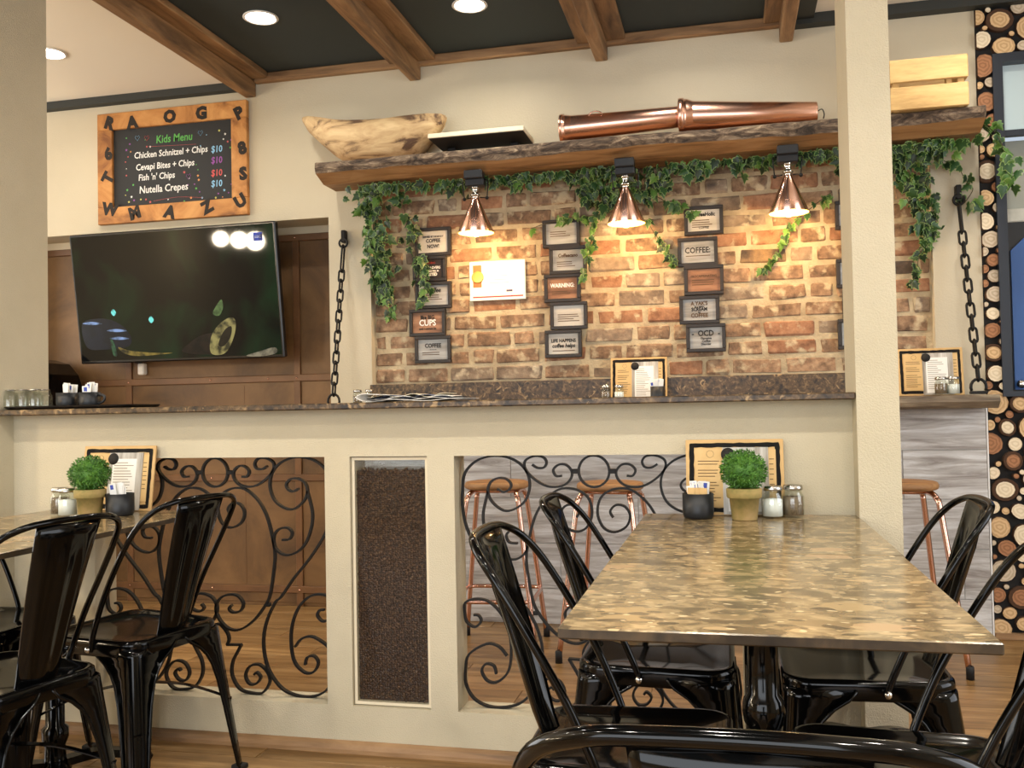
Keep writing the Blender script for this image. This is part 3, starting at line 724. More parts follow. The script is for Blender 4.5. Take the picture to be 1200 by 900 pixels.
# ================================================================== COPPER BAR STOOLS
def make_stool():
    t = thing('bar_stool', 'stool', 'stool')
    MB().lathe([(.001, .695), (.13, .695), (.140, .70), (.143, .712), (.138, .724), (.13, .727), (.001, .727)], 28).build('seat', SLABW, t)
    for sx in (1, -1):   # each pair of legs is one bent copper pipe
        P = [(sx*.185, -.19, .022), (sx*.12, -.125, .60), (sx*.108, -.11, .665), (sx*.10, -.07, .684), (sx*.10, .07, .684), (sx*.108, .11, .665), (sx*.12, .125, .60), (sx*.185, .19, .022)]
        l = MB().tube(catmull(P, 5), .0115, 10).build('leg_pipe', COPPER, t)
        for sy in (1, -1): MB().lathe([(.015, 0), (.015, .045), (.0118, .05)], 12, (sx*.186, sy*.191, 0)).build('rubber_foot', RUBBER, l)
    z = .23; a, b = .16, .165; rr = rrect(a+.012, a+.012, b+.012, -b-.012, .05, 4)
    MB().tube([(x, y, z) for x, y in rr], .0095, 8, closed=True).build('foot_rail', COPPER, t)
    MB().tube([(-.105, 0, .684), (.105, 0, .684)], .010, 8).build('seat_rail', COPPER, t)
    return t
st0 = make_stool()
for i, (x, y, a, lab) in enumerate(((-1.01, 4.00, 4, 'copper bar stool with round wooden seat, whole frame showing through the iron scrolls'),
                                    (-.50, 3.95, -6, 'copper bar stool with round wooden seat, half hidden behind the stone table'),
                                    (.66, 3.98, 3, 'copper bar stool half hidden by the slim pillar, below the hanging bar'))):
    c = st0 if i == 0 else copy_tree(st0)
    c.location = (x, y, 0); c.rotation_euler = (0, 0, R(a)); c['label'] = lab; c['group'] = 'copper bar stools'

# ================================================================== TELEVISION
t = thing('television', 'large wall-mounted flat television showing a dark underwater picture', 'television')
c0 = (onY(85, 278, 4.36)+onY(325, 262, 4.36)+onY(329, 418, 4.46)+onY(93, 422, 4.46))/4
tw_, th_ = 1.232, .705
t.location = c0; t.rotation_euler = (R(7.5), 0, R(-.6))
MB().box(-tw_/2, tw_/2, -.006, .034, -th_/2, th_/2, b=.006).build('bezel', plain('tv_black', (14, 14, 15), .25), t)
m, nt, b = new_mat('tv_picture'); N = nt.nodes.new; Lk = nt.links.new
tc = N('ShaderNodeTexCoord'); nz = N('ShaderNodeTexNoise'); nz.inputs['Scale'].default_value = 2.6; nz.inputs['Detail'].default_value = 3; nz.inputs['Distortion'].default_value = 1
Lk(tc.outputs['Object'], nz.inputs['Vector']); cr = N('ShaderNodeValToRGB'); Lk(nz.outputs['Fac'], cr.inputs[0])
cr.color_ramp.elements[0].position = .48; cr.color_ramp.elements[0].color = lin((9, 11, 12)); cr.color_ramp.elements[1].position = .72; cr.color_ramp.elements[1].color = lin((22, 52, 30))
b.inputs['Base Color'].default_value = lin((6, 7, 8)); b.inputs['Roughness'].default_value = .035; b.inputs['Specular IOR Level'].default_value = .3
Lk(cr.outputs[0], b.inputs['Emission Color']); b.inputs['Emission Strength'].default_value = .8
sc_ = MB().box(-tw_/2+.012, tw_/2-.012, -.0075, -.006, -th_/2+.016, th_/2-.012).build('screen', m, t)
def tv(x, y): return ((x-207)/238*tw_, -((y-(345-(x-207)*.05))/150)*th_)
def glow(n, rgb, e=1.0):
    m, nt, b = new_mat(n); N = nt.nodes.new; tc = N('ShaderNodeTexCoord'); nz = N('ShaderNodeTexNoise'); nz.inputs['Scale'].default_value = 22; nz.inputs['Detail'].default_value = 5
    cr = N('ShaderNodeValToRGB'); nt.links.new(tc.outputs['Object'], nz.inputs['Vector']); nt.links.new(nz.outputs['Fac'], cr.inputs[0]); nt.links.new(cr.outputs[0], b.inputs['Emission Color'])
    cr.color_ramp.elements[0].position = .36; cr.color_ramp.elements[0].color = lin([v_*.35 for v_ in rgb]); cr.color_ramp.elements[1].position = .58; cr.color_ramp.elements[1].color = lin(rgb)
    b.inputs['Base Color'].default_value = (.002, .002, .002, 1); b.inputs['Emission Strength'].default_value = e; b.inputs['Roughness'].default_value = .3; b.inputs['Specular IOR Level'].default_value = .2
    return m
def tvshape(nm, pts, mat, d=0, n=4):
    P = [tv(*p) for p in pts]; P = [(q.x, q.z) for q in catmull([(a, 0, c) for a, c in P], n, True)]
    ar = sum(P[i-1][0]*P[i][1]-P[i][0]*P[i-1][1] for i in range(len(P)))
    if ar < 0: P = P[::-1]
    MB().prism(P, -.0082-d, -.0075-d).build(nm, mat, sc_)
tvshape('picture_glow', [(95, 378), (120, 372), (140, 378), (152, 392), (148, 404), (120, 408), (98, 406)], glow('tv_blue', (10, 15, 28)))
tvshape('picture_body', [(212, 410), (222, 398), (236, 390), (250, 388), (258, 396), (252, 411)], glow('tv_brown', (34, 24, 16)))
tvshape('picture_head', [(244, 410), (246, 392), (256, 378), (269, 370), (275, 374), (273, 388), (265, 405), (256, 412)], glow('tv_gold', (168, 156, 96)), .0006)
tvshape('picture_mouth', [(255, 396), (262, 384), (270, 380), (268, 392), (260, 402), (254, 402)], glow('tv_mouth', (34, 28, 16)), .0012)
tvshape('picture_fin', [(250, 366), (254, 358), (261, 350), (262, 359), (257, 368)], glow('tv_fin', (96, 128, 70)), .0006)
tvshape('picture_tail', [(136, 405), (150, 409), (178, 411), (200, 411), (160, 415), (142, 412)], glow('tv_tail', (150, 128, 56)), .0006)
tvshape('picture_plant', [(127, 394), (131, 400), (134, 414), (129, 414)], glow('tv_plant', (60, 110, 70)), .0006)
tvshape('picture_sand', [(284, 413), (298, 408), (316, 403), (318, 409), (303, 413)], glow('tv_sand', (150, 142, 118)), .0006)
for q in ((134, 365), (178, 373)): tvshape('picture_dot', [(q[0]-3, q[1]), (q[0], q[1]-4), (q[0]+3, q[1]), (q[0], q[1]+4)], glow('tv_cyan', (120, 230, 220), 1.3), .0006)
for q in ((95, 378, 20, 380), (124, 386, 24, 3), (126, 395, 14, 3)): tvshape('picture_streak', [(q[0], q[1]), (q[0]+12, q[1]-2), (q[0]+24, q[1]), (q[0]+12, q[1]+1.5)], glow('tv_streak', (150, 180, 230)), .0006)
a, c = tv(307, 281); MB().box(a-.026, a+.026, -.0086, -.0076, c-.022, c+.022).build('channel_logo', glow('tv_logo', (30, 70, 190)), sc_)
text('channel_lettering', 'BBC', .02, glow('tv_white', (220, 226, 240)), sc_, (a, -.0092, c))
MB().tube([(0, .034, -.1), (0, .14, -.09), (.02, .22, -.09)], .03, 8).build('wall_arm', IRON, t)
p = onY(165, 432, 4.62)
t = thing('power_adapter', 'small white power adapter with black plug below the television', 'adapter', (p.x, 4.655, p.z))
MB().box(-.02, .02, -.04, -.0015, -.035, .03, b=.006).build('body', WHITE, t)
MB().box(-.035, -.005, -.05, -.01, .03, .055, b=.006).build('plug', BLACKM, t)

# ================================================================== CHALKBOARD
t = thing('chalkboard', 'kids menu chalkboard in a scorched pine frame with stencilled letters', 'chalkboard', (-2.897, YB-.002, 2.097))
FW, FH, BW = .905, .611, .092
for nm, a in (('frame_board', (-FW/2, FW/2, FH-BW, FH)), ('frame_board', (-FW/2, FW/2, 0, BW)), ('frame_board', (-FW/2, -FW/2+BW, BW, FH-BW)), ('frame_board', (FW/2-BW, FW/2, BW, FH-BW))):
    MB().box(a[0], a[1], -.028, 0, a[2], a[3], b=.003).build(nm, PINE, t)
bd = MB().box(-FW/2+BW, FW/2-BW, -.012, -.004, BW, FH-BW).build('board', plain('blackboard', (28, 29, 30), .7), t)
BURN = plain('burnt_letter', (34, 26, 18), .8)
def cpx(x, y): q = onY(x, y, YB-.03); return q.x+2.897, q.z-2.097
for ch, x, y, r_ in (('R', 128, 145, -20), ('A', 155, 144, 5), ('O', 199, 137, 8), ('G', 236, 133, 0), ('P', 280, 133, 25), ('8', 284, 174, 15), ('S', 285, 204, 5), ('U', 282, 236, 30), ('W', 129, 246, -10), ('M', 158, 250, 15), ('A', 199, 249, -15), ('Z', 243, 243, 25), ('6', 127, 181, 15), ('T', 127, 209, 60)):
    u, z = cpx(x, y); text('stencil_letter', ch, .088, BURN, t, (u, -.0288, z), (0, R(-r_), 0), bold=.006)
CH_ = {k: plain('chalk_'+k, c, .9) for k, c in dict(white=(226, 226, 222), green=(92, 168, 84), blue=(140, 190, 224), violet=(150, 84, 160), red=(200, 92, 92), yellow=(214, 206, 110), orange=(216, 150, 90)).items()}
for s_, x, y, sz, k, al in (('Kids Menu', 202, 161, .060, 'green', 'CENTER'), ('Chicken Schnitzel + Chips', 155, 182, .049, 'white', 'LEFT'), ('Cevapi Bites + Chips', 157, 196, .049, 'white', 'LEFT'), ("Fish 'n' Chips", 160, 208, .049, 'white', 'LEFT'), ('Nutella Crepes', 161, 222.5, .056, 'white', 'LEFT'),
                        ('$10', 252, 174, .050, 'blue', 'CENTER'), ('$10', 252, 187, .050, 'violet', 'CENTER'), ('$10', 252, 202, .050, 'red', 'CENTER'), ('$10', 252, 214.5, .050, 'blue', 'CENTER')):
    u, z = cpx(x, y); text('chalk_lettering', s_, sz, CH_[k], bd, (u, -.0126, z), (0, R(-.3), 0), align=al, bold=.0007, shear=.08, sx=.86)
v = {k: MB() for k in CH_}
random.seed(21)
spots = [(146, 161), (150, 168), (146, 175), (151, 177), (148, 183), (145, 189), (146, 197), (146, 205), (154, 216), (147, 222), (145, 228), (149, 236), (155, 234), (152, 230), (170, 171), (174, 171), (240, 157), (255, 152), (262, 156), (260, 162), (265, 165), (269, 163), (268, 172), (271, 177), (228, 192), (230, 198), (230, 205), (231, 210), (214, 201), (220, 208), (218, 216), (226, 215), (228, 220), (232, 224), (254, 226), (261, 222), (266, 225), (259, 230), (251, 231), (269, 215), (262, 205), (163, 233), (169, 233), (174, 236), (195, 233), (214, 235), (222, 231), (235, 231), (233, 170), (168, 163)]
for i, q in enumerate(spots):
    u, z = cpx(*q); k = random.choice(list(CH_)); n = 5; r1 = random.uniform(.004, .0085)
    P = [(u+(r1 if j % 2 == 0 else r1*.45)*math.sin(math.pi*j/n), z+(r1 if j % 2 == 0 else r1*.45)*math.cos(math.pi*j/n)) for j in range(2*n)]
    v[k].prism(P[::-1], -.0124, -.012)
for q, k in (((159, 161), 'blue'), ((233, 155), 'blue'), ((219, 206), 'violet'), ((170, 161), 'red')):
    u, z = cpx(*q); P = [(u, z-.015), (u+.014, z+.004), (u+.009, z+.014), (u, z+.007), (u-.009, z+.014), (u-.014, z+.004)]
    v[k].bar([(a, -.0124, b_) for a, b_ in P], .003, .0008, (0, 1, 0), closed=True)
u0, z0 = cpx(178, 235); u1, z1 = cpx(236, 231); v['red'].bar(catmull([(u0, -.0124, z0), ((u0+u1)/2, -.0124, z0+.012), (u1, -.0124, z1)], 5), .003, .0008, (0, 1, 0))
u0, z0 = cpx(172, 171); u1, z1 = cpx(228, 168); v['red'].bar([(u0, -.0124, z0), (u1, -.0124, z1)], .002, .0008, (0, 1, 0))
for k in v:
    if v[k].f: v[k].build('chalk_doodle', CH_[k], bd)

# ================================================================== ON THE LIVE-EDGE SHELF
SHZ = 2.2785
v = MB(); L = []
for x, zt, zb, hy in ((-2.075, 2.545, 2.525, .012), (-2.03, 2.538, 2.46, .05), (-1.95, 2.515, 2.385, .085), (-1.87, 2.493, 2.315, .10), (-1.80, 2.482, SHZ, .105), (-1.70, 2.475, SHZ, .105), (-1.60, 2.472, SHZ, .105), (-1.52, 2.478, SHZ, .10), (-1.46, 2.482, 2.31, .09), (-1.39, 2.488, 2.37, .07), (-1.33, 2.49, 2.44, .035), (-1.315, 2.486, 2.468, .012)):
    cy = 4.335; h = zt-zb
    L.append([(x, cy-hy*.55, zb), (x, cy-hy*.9, zb+h*.3), (x, cy-hy, zb+h*.7), (x, cy-hy*.93, zt), (x, cy-hy*.72, zt-.002), (x, cy-hy*.3, zt-h*.35), (x, cy+hy*.3, zt-h*.35), (x, cy+hy*.72, zt-.002), (x, cy+hy*.93, zt), (x, cy+hy, zt-h*.3), (x, cy+hy*.9, zb+h*.3), (x, cy+hy*.55, zb)])
tag(v.loft([q[::-1] for q in L], 0, True, True).build('driftwood_bowl', DRIFT), 'pale carved driftwood trough with pointed ends on the timber shelf', 'bowl')
t = thing('display_board', 'flat dark-bottomed board with a cream edge lying on the timber shelf', 'board', (-1.135, 4.33, SHZ))
MB().box(-.235, .235, -.125, .11, .066, .088, b=.002).build('panel', CREAM, t)
MB().box(-.231, .231, -.121, .106, .0635, .066).build('underside', plain('dark_underside', (44, 40, 34), .6), t)
for x in (-.17, .15): MB().box(x-.02, x+.02, .05, .10, 0, .0635, b=.003).build('support_block', IRON, t)
def pipe(name, prof, y, label, n=28):
    v = MB(); L = []
    for x, r_ in prof: L.append([(x, y+r_*math.sin(2*math.pi*k/n), SHZ+abs(r_ if r_ > 0 else 0)+r_*math.cos(2*math.pi*k/n)) for k in range(n)])
    return L
def copper_pipe(label, x0, x1, y, rf, rn, re, flange, ring=False, zr=None):
    t = thing('copper_pipe', label, 'pipe', ((x0+x1)/2, y, SHZ), 0, 'copper pipes on the timber shelf')
    cx = (x0+x1)/2; n = 32
    def loops(pr): return [[(x-cx, r_*math.sin(2*math.pi*k/n), zc+r_*math.cos(2*math.pi*k/n)) for k in range(n)] for x, r_, zc in pr]
    zl = rf; zr = zr or re+.002; zc = lambda x: zl+(zr-zl)*(x-x0)/(x1-x0)
    body = [(x0+flange+.02, rn, zc(x0+flange+.02)), ((x0+x1)/2, (rn+re)/2, zc((x0+x1)/2)), (x1-.004, re, zc(x1)), (x1, re*.96, zc(x1)), (x1, re*.86, zc(x1)), (x1-.05, re*.84, zc(x1))]
    MB().loft(loops(body), 0, True, False).build('barrel', COPPER_B, t)
    fl_ = [(x0+.05, rf*.80, zl), (x0, rf*.80, zl), (x0, rf*.97, zl), (x0+.004, rf, zl), (x0+flange*.6, rf, zl), (x0+flange*.62, rf*.93, zl), (x0+flange, rf*.92, zl), (x0+flange+.025, rn, zc(x0+flange+.02))]
    MB().loft(loops(fl_), 0, True, False).build('flange', COPPER_B, t)
    v = MB(); v.loft(loops([(x0+.045, rf*.81, zl), (x0+.05, .001, zl)]), 0, False, False); v.build('bore', plain('dark_bore', (20, 14, 12), .6), t)
    if ring:
        P = [(x0+.17-cx+.03*math.cos(a*math.pi/10), -rn*.72+0*a, zc(x0+.17)+rn*.62+.018*math.sin(a*math.pi/10)) for a in range(20)]
        MB().tube(P, .003, 6, closed=True).build('hanging_ring', COPPER, t)
    else:
        P = catmull([(x1-cx-.004, 0, zr), (x1-cx+.02, 0, zr+.012), (x1-cx+.03, 0, zr-.01), (x1-cx+.026, 0, zr-.03)], 4)
        MB().tube(P, .0025, 6).build('lead', RUBBER, t)
copper_pipe('slimmer copper pipe with flanged end, farther from the crate', -.735, -.155, 4.262, .0695, .059, .047, .03, True, .081)
copper_pipe('thicker copper pipe with wide open flared end, next to the slim pillar', -.19, .41, 4.262, .081, .067, .045, .04)
t = thing('wooden_crate', 'pale pine slatted crate at the end of the timber shelf', 'crate', (.855, 4.315, SHZ))
for z0 in (0.0, .118):
    MB().box(-.155, .155, -.128, -.114, z0+.002, z0+.100, b=.003).build('slat', CRATE, t)
    MB().box(-.155, .155, .114, .128, z0+.002, z0+.100, b=.003).build('slat', CRATE, t)
    for sx in (1, -1): MB().box(sx*.155, sx*.141, -.114, .114, z0+.002, z0+.100, b=.003).build('slat', CRATE, t)
for sx in (1, -1):
    for sy in (1, -1): MB().box(sx*.141, sx*.115, sy*.114, sy*.09, 0.001, .216, b=.003).build('corner_post', CRATE, t)
MB().box(-.14, .14, -.112, .112, .002, .010).build('base_board', CRATE, t)

# ================================================================== COPPER CONE LAMPS
for i, (px, nm) in enumerate(((558, 'copper cone lamp above the framed certificate'), (734, 'copper cone lamp half wrapped in ivy between two columns of picture frames'), (924.5, 'copper cone lamp nearest the slim pillar'))):
    Y = 4.27; q = onY(px, (277, 266, 254)[i], Y); x = q.x; zb = onY(px, (273.5, 262.5, 250)[i], Y).z
    t = thing('copper_lamp', nm, 'lamp', (x, Y, zb), 0, 'copper lamps under the timber shelf')
    MB().lathe([(.0875, 0), (.0885, .0015), (.018, .163), (.017, .168), (.0155, .165), (.0865, .0015)], 40, caps=False).build('shade', COPPER, t)
    MB().lathe([(.0855, .0012), (.0165, .160)], 32, caps=False).build('shade_lining', plain('warm_lining', (236, 196, 120), .5), t)
    MB().lathe([(.014, .165), (.016, .172), (.016, .178), (.024, .180), (.024, .185), (.015, .188), (.015, .215), (.018, .217), (.018, .222), (.010, .230), (.008, .242), (.001, .245)], 20).build('lamp_holder', SILVER, t)
    MB().ell((0, 0, .018), (.027, .027, .034), 14, 9).build('bulb', BULB, t)
    top = 2.188-zb
    MB().box(-.045, .045, -.045, .015, top-.045, top-.004, b=.004).box(-.045, .045, -.02, .04, top-.075, top-.03, b=.004).build('bracket_box', BLACKM, t)
    for sx in (1, -1):
        P = [(sx*.045, .0, top-.045), (sx*.064, .0, top-.05), (sx*.056, .005, .168), (sx*.022, .0, .172)]
        MB().tube(P, .003, 6).build('bracket_arm', IRON, t)
        MB().ell((sx*.056, .004, .168), (.009, .009, .009), 8, 5).build('pivot_knob', IRON, t)
    l = bpy.data.lights.new('lamp_bulb_light', 'POINT'); l.energy = 13; l.color = (1, .62, .26); l.shadow_soft_size = .03
    o = bpy.data.objects.new('lamp_bulb_light', l); COL.objects.link(o); o.parent = t; o.location = (0, 0, -.022)

# ================================================================== CHAINS
def chain(top, bot, label):
    top, bot = Vector(top), Vector(bot); d = bot-top; n = d.normalized()
    t = thing('hanging_chain', label, 'chain', top, 0, 'chains holding the bar slab')
    MB().box(-.012, .012, -.035, .0, -.02, .045, b=.004).build('wall_hook', IRON, t)
    MB().tube([(.022*math.cos(a*math.pi/8), -.03, -.022+.022*math.sin(a*math.pi/8)) for a in range(16)], .006, 6, closed=True).build('hook_ring', IRON, t)
    start = Vector((0, -.03, -.04)); end = d+Vector((0, 0, .062)); ax = (end-start).normalized(); tot = (end-start).length
    side = ax.cross(Vector((0, 1, 0))).normalized(); oth = ax.cross(side).normalized()
    pos = 0; k = 0; lens = [.135]
    rest = tot-.135; m_ = max(1, round(rest/.056)); lens += [rest/m_]*m_
    for ln in lens:
        c = start+ax*(pos+ln/2); h = ln/2+.007; w_ = .0145; r_ = .0054; u = oth if k % 2 == 0 else side
        P = []
        for q in range(6): a = math.pi*q/5; P.append(c+ax*(h-w_+w_*math.sin(a))+u*(w_*math.cos(a)))
        for q in range(6): a = math.pi*q/5; P.append(c-ax*(h-w_+w_*math.sin(a))-u*(w_*math.cos(a)))
        MB().tube(P, r_, 6, closed=True).build('link', IRON, t)
        pos += ln; k += 1
    MB().tube([d+Vector((.030*math.cos(a), 0, .030+.034*math.sin(a))) for a in [math.pi*(-.15+1.3*q/10) for q in range(11)]], .0062, 6).build('end_ring', IRON, t)
    MB().box(d.x-.034, d.x+.034, d.y-.012, d.y+.012, d.z+.001, d.z+.014, b=.003).build('anchor_plate', IRON, t)
pl, pr = onY(405, 281, YB-.002), onY(1121.5, 230, YB-.002)
ql, qr = onY(391, 466, 4.225), onY(1147, 461, 4.225)
chain(pl, (ql.x, 4.225, 1.0695), 'heavy black chain beside the brown panelled recess, holding the bar slab')
chain(pr, (qr.x, 4.225, 1.0695), 'heavy black chain beside the log-slice wall, holding the bar slab')

# ================================================================== PICTURE FRAMES ON THE BRICKS
YF = 4.500                                  # back of the frames, just proud of the bricks
PRN_BROWN = proc('brown_print', [(96, 64, 44), (146, 104, 76), (176, 132, 100)], (4, 30, 30), 4, .6, rnd=6)
PRN_GREY = proc('grey_board_print', [(118, 116, 112), (160, 160, 158), (190, 190, 188)], (3, 3, 26), 4, .6, rnd=6)
PRN_WHITE = proc('white_board_print', [(168, 162, 150), (206, 202, 194)], (3, 3, 20), 4, .6, rnd=6)
PRN_DARK = plain('dark_print', (38, 26, 22), .6)
REDP = plain('red_print', (140, 44, 32), .6)
COLS = [
 ('collage picture frame of five coffee sayings beside the hanging ivy, nearest the certificate', [
  ((485.5, 266.5, 528.5, 300), PRN_WHITE, [('SERVED BY NOBODY', .011, .028, INK), ('COFFEE', .021, .006, INK), ('NOW!', .021, -.024, INK)]),
  ((483, 300, 523, 330), PRN_DARK, [('WARNING', .012, .032, REDP), ('COFFEE LOVERS', .015, .006, WHITE), ('AND OTHERS WILL BE', .009, -.012, WHITE), ('ROASTED', .017, -.030, WHITE)]),
  ((486, 330, 529, 361.5), PRN_GREY, [('Coffee', .027, .026, INK), ('', 0, 0, 3)]),
  ((479, 362, 522, 394), PRN_BROWN, [('like BIG', .022, .028, INK), ('CUPS', .036, -.002, WHITE), ('and I cannot lie', .014, -.032, INK)]),
  ((485.5, 393.5, 528.5, 425.5), PRN_GREY, [('COFFEE', .024, .020, INK), ('~ ~ ~', .014, .0, INK), ('', 0, -.015, 2)])]),
 ('collage picture frame of five coffee sayings between two copper lamps, topped by trailing ivy', [
  ((635, 257, 680, 290), PRN_GREY, [('', 0, .01, 3)]),
  ((643, 288, 687.5, 321), PRN_GREY, [('Coffeecano', .020, .024, INKB), ('', 0, -.008, 3)]),
  ((637, 321, 680.5, 354), PRN_BROWN, [('WARNING:', .0225, .014, WHITE), ('', 0, -.016, 2)]),
  ((644, 353.5, 688.5, 386), PRN_WHITE, [('', 0, .006, 4)]),
  ((638, 386.5, 682, 419), PRN_WHITE, [('LIFE HAPPENS', .019, .016, INK), ('coffee helps', .0225, -.010, INK), ('', 0, -.034, 1)])]),
 ('collage picture frame of five coffee sayings, its lowest one reading OCD', [
  ((801, 241, 848, 275), PRN_WHITE, [('CoffeeHolic', .021, .030, INK), ('', 0, .002, 4), ('COFFEE', .013, -.036, INK)]),
  ((793.5, 278, 841.5, 312), PRN_GREY, [('COFFEE:', .031, .008, INK), ('', 0, -.018, 1)]),
  ((801, 310.5, 848.5, 345.5), PRN_BROWN, [('PROCAFFEINATING', .013, .020, INKB), ('', 0, .0, 3)]),
  ((795.5, 346, 843.5, 379.5), PRN_GREY, [("A YAK'S", .021, .031, INKB), ('is a silent', .011, .016, INK), ('SCREAM', .019, .002, INK), ('for', .010, -.013, INK), ('COFFEE', .022, -.029, INKB)]),
  ((803.5, 379, 851, 412.5), PRN_GREY, [('-  OCD  -', .031, .022, INK), ('Obsessive', .012, -.002, INK), ('Coffee', .014, -.016, INK), ('Disorder', .012, -.031, INK)])]),
 ('collage picture frame of coffee sayings, mostly hidden behind the slim pillar', [
  ((978, 234, 1027, 268), PRN_GREY, [('COFFEE', .024, .02, INK)]), ((985.5, 268.5, 1034, 302), PRN_WHITE, [('', 0, .006, 4)]),
  ((979.5, 302.5, 1028, 337), PRN_GREY, [('', 0, .006, 3)]), ((987, 338, 1036, 372), PRN_BROWN, [('', 0, .006, 3)]), ((981.5, 373, 1030, 409), PRN_GREY, [('', 0, .006, 3)])]),
]
for lab, frs in COLS:
    x0, y0, x1, y1 = frs[-1][0]; base = onY((x0+x1)/2, y1, YF-.02)
    t = thing('collage_frame', lab, 'picture frame', (base.x, YF, base.z), 0, 'coffee collage frames on the brick wall')
    for (x0, y0, x1, y1), pm, lines in frs:
        a, b = onY((x0+x1)/2, (y0+y1)/2, YF-.02), None
        w_ = onY(x1, (y0+y1)/2, YF-.02).x-onY(x0, (y0+y1)/2, YF-.02).x; h_ = onY(x0, y0, YF-.02).z-onY(x0, y1, YF-.02).z
        w_ -= .004; h_ -= .002; e = .017
        v = MB()
        v.box(-w_/2, w_/2, -.024, 0, h_/2-e, h_/2, b=.002); v.box(-w_/2, w_/2, -.024, 0, -h_/2, -h_/2+e, b=.002)
        v.box(-w_/2, -w_/2+e, -.024, 0, -h_/2+e, h_/2-e, b=.002); v.box(w_/2-e, w_/2, -.024, 0, -h_/2+e, h_/2-e, b=.002)
        f = v.build('frame', FRAMEB, t, (a.x-base.x, 0, a.z-base.z))
        MB().box(-w_/2+e, w_/2-e, -.012, -.002, -h_/2+e, h_/2-e).build('print', pm, f)
        for s_, sz, z, m in lines:
            if s_: text('lettering', s_, sz*1.22, m, f, (0, -.0127, z*.95), bold=.0009 if sz > .015 else .0004, sx=.86, shear=.2 if s_ in ('Coffee', 'coffee helps') else 0)
            else: text_lines(MB(), -w_*.30, w_*.32, [z-.0105*k for k in range(m)], -.0122, .0019).build('lettering', INKB, f)
# certificate
q0, q1 = onY(550, 308, YF-.01), onY(616, 350, YF-.01)
t = thing('certificate', 'white award certificate with gold seal under the copper lamp', 'certificate', ((q0.x+q1.x)/2, YF, q1.z))
w_, h_ = q1.x-q0.x, onY(583, 305.5, YF-.01).z-onY(583, 351.5, YF-.01).z
MB().box(-w_/2, w_/2, -.010, 0, 0, h_, b=.0015).build('sheet', plain('certificate_white', (250, 246, 236), .5), t)
MB().box(-w_/2+.018, -w_/2+.062, -.0108, -.010, h_*.34, h_-.018).build('ribbon', plain('ribbon_orange', (196, 108, 60), .6), t)
MB().lathe([(.030, 0), (.031, -.002), (.026, -.003), (.001, -.0032)], 28, (-w_/2+.042, -.0108, h_*.60), axis='y').build('seal', plain('gold_seal', (226, 190, 96), .3, .6), t)
MB().box(-w_/2+.016, w_/2-.012, -.0106, -.010, .014, .021).build('red_rule', plain('rule_red', (166, 60, 56), .6), t)
MB().box(w_*.16, w_*.27, -.0106, -.010, .040, .050).build('stamp', plain('stamp_violet', (70, 60, 96), .6), t)
text_lines(MB(), -w_*.14, w_*.3, [h_*.72, h_*.62, h_*.52, h_*.44], -.0102, .001).build('lettering', plain('pale_print', (214, 200, 170), .7), t)

# ================================================================== TABLE WARE
random.seed(31)
def brush_frame(w_, h_, z0):
    v = MB(); th = .0105
    for P in ([(-w_/2, z0+h_), (w_/2, z0+h_)], [(w_/2, z0+h_), (w_/2, z0)], [(w_/2, z0), (-w_/2, z0)], [(-w_/2, z0), (-w_/2, z0+h_)]):
        a, b = Vector((P[0][0], 0, P[0][1])), Vector((P[1][0], 0, P[1][1])); d = (b-a).normalized(); nrm = Vector((-d.z, 0, d.x)); n = 16
        up_, lo = [], []
        for k in range(n+1):
            c = a-d*.004+(b-a+d*.008)*k/n
            up_.append(c+nrm*(th*.6+random.uniform(-.0012, .0012))); lo.append(c-nrm*(th*.6+random.uniform(-.0014, .0014)))
        for k in range(n):
            o = len(v.v); v.v += [(p.x, -.0066-.00012*len(v.v) % .0003, p.z) for p in (lo[k], lo[k+1], up_[k+1], up_[k])]; v.face((o, o+1, o+2, o+3))
            v.face((o+3, o+2, o+1, o))
    return v
def menu(loc, label, lean=9, card='wood', rz=0):
    t = thing('menu_board', label, 'menu', loc, R(rz), 'menus on kraft boards')
    t.rotation_euler = (R(-lean), 0, R(rz))
    W_, H_ = .266, .211
    MB().box(-W_/2, W_/2, -.006, 0, 0, H_, b=.001).build('backing_board', KRAFT, t)
    brush_frame(W_-.032, H_-.030, .014).build('painted_border', INK, t)
    c1 = MB().box(-.108, -.030, -.0085, -.0062, .022, .184).build('kraft_card', KRAFT2, t)
    v = text_lines(MB(), -.100, -.038, [.150-.0085*k for k in range(14) if k not in (2, 6)], -.0086, .0010); v.build('lettering', INKB, c1)
    P = [(-.066+.010*math.cos(a*math.pi/8), -.0088, .170+.010*math.sin(a*math.pi/8)) for a in range(16)]
    MB().bar(P, .001, .0006, (0, 1, 0), closed=True).build('round_logo', INK, c1)
    c2 = MB().box(-.032, .092, -.011, -.0088, .002, .188).build('menu_card', GREYCARD, t)
    MB().box(-.018, .070, -.0118, -.011, .010, .168).build('white_sheet', WHITE, c2)
    v = text_lines(MB(), -.012, .064, [.155-.009*k for k in range(15)], -.0119, .0011, ragged=.5); v.build('lettering', plain('soft_print', (150, 140, 126), .8) if 'soft_print' not in bpy.data.materials else bpy.data.materials['soft_print'], c2)
    MB().lathe([(.019, 0), (.019, -.0008), (.001, -.0009)], 20, (-.017, -.0119, .168), axis='y').build('round_badge', INK, c2)
    c3 = MB().box(.090, .112, -.0085, -.0062, .030, .182).build('kraft_card', KRAFT2, t)
    text_lines(MB(), .094, .108, [.155-.014*k for k in range(7)], -.0086, .001).build('lettering', INKB, c3)
    return t
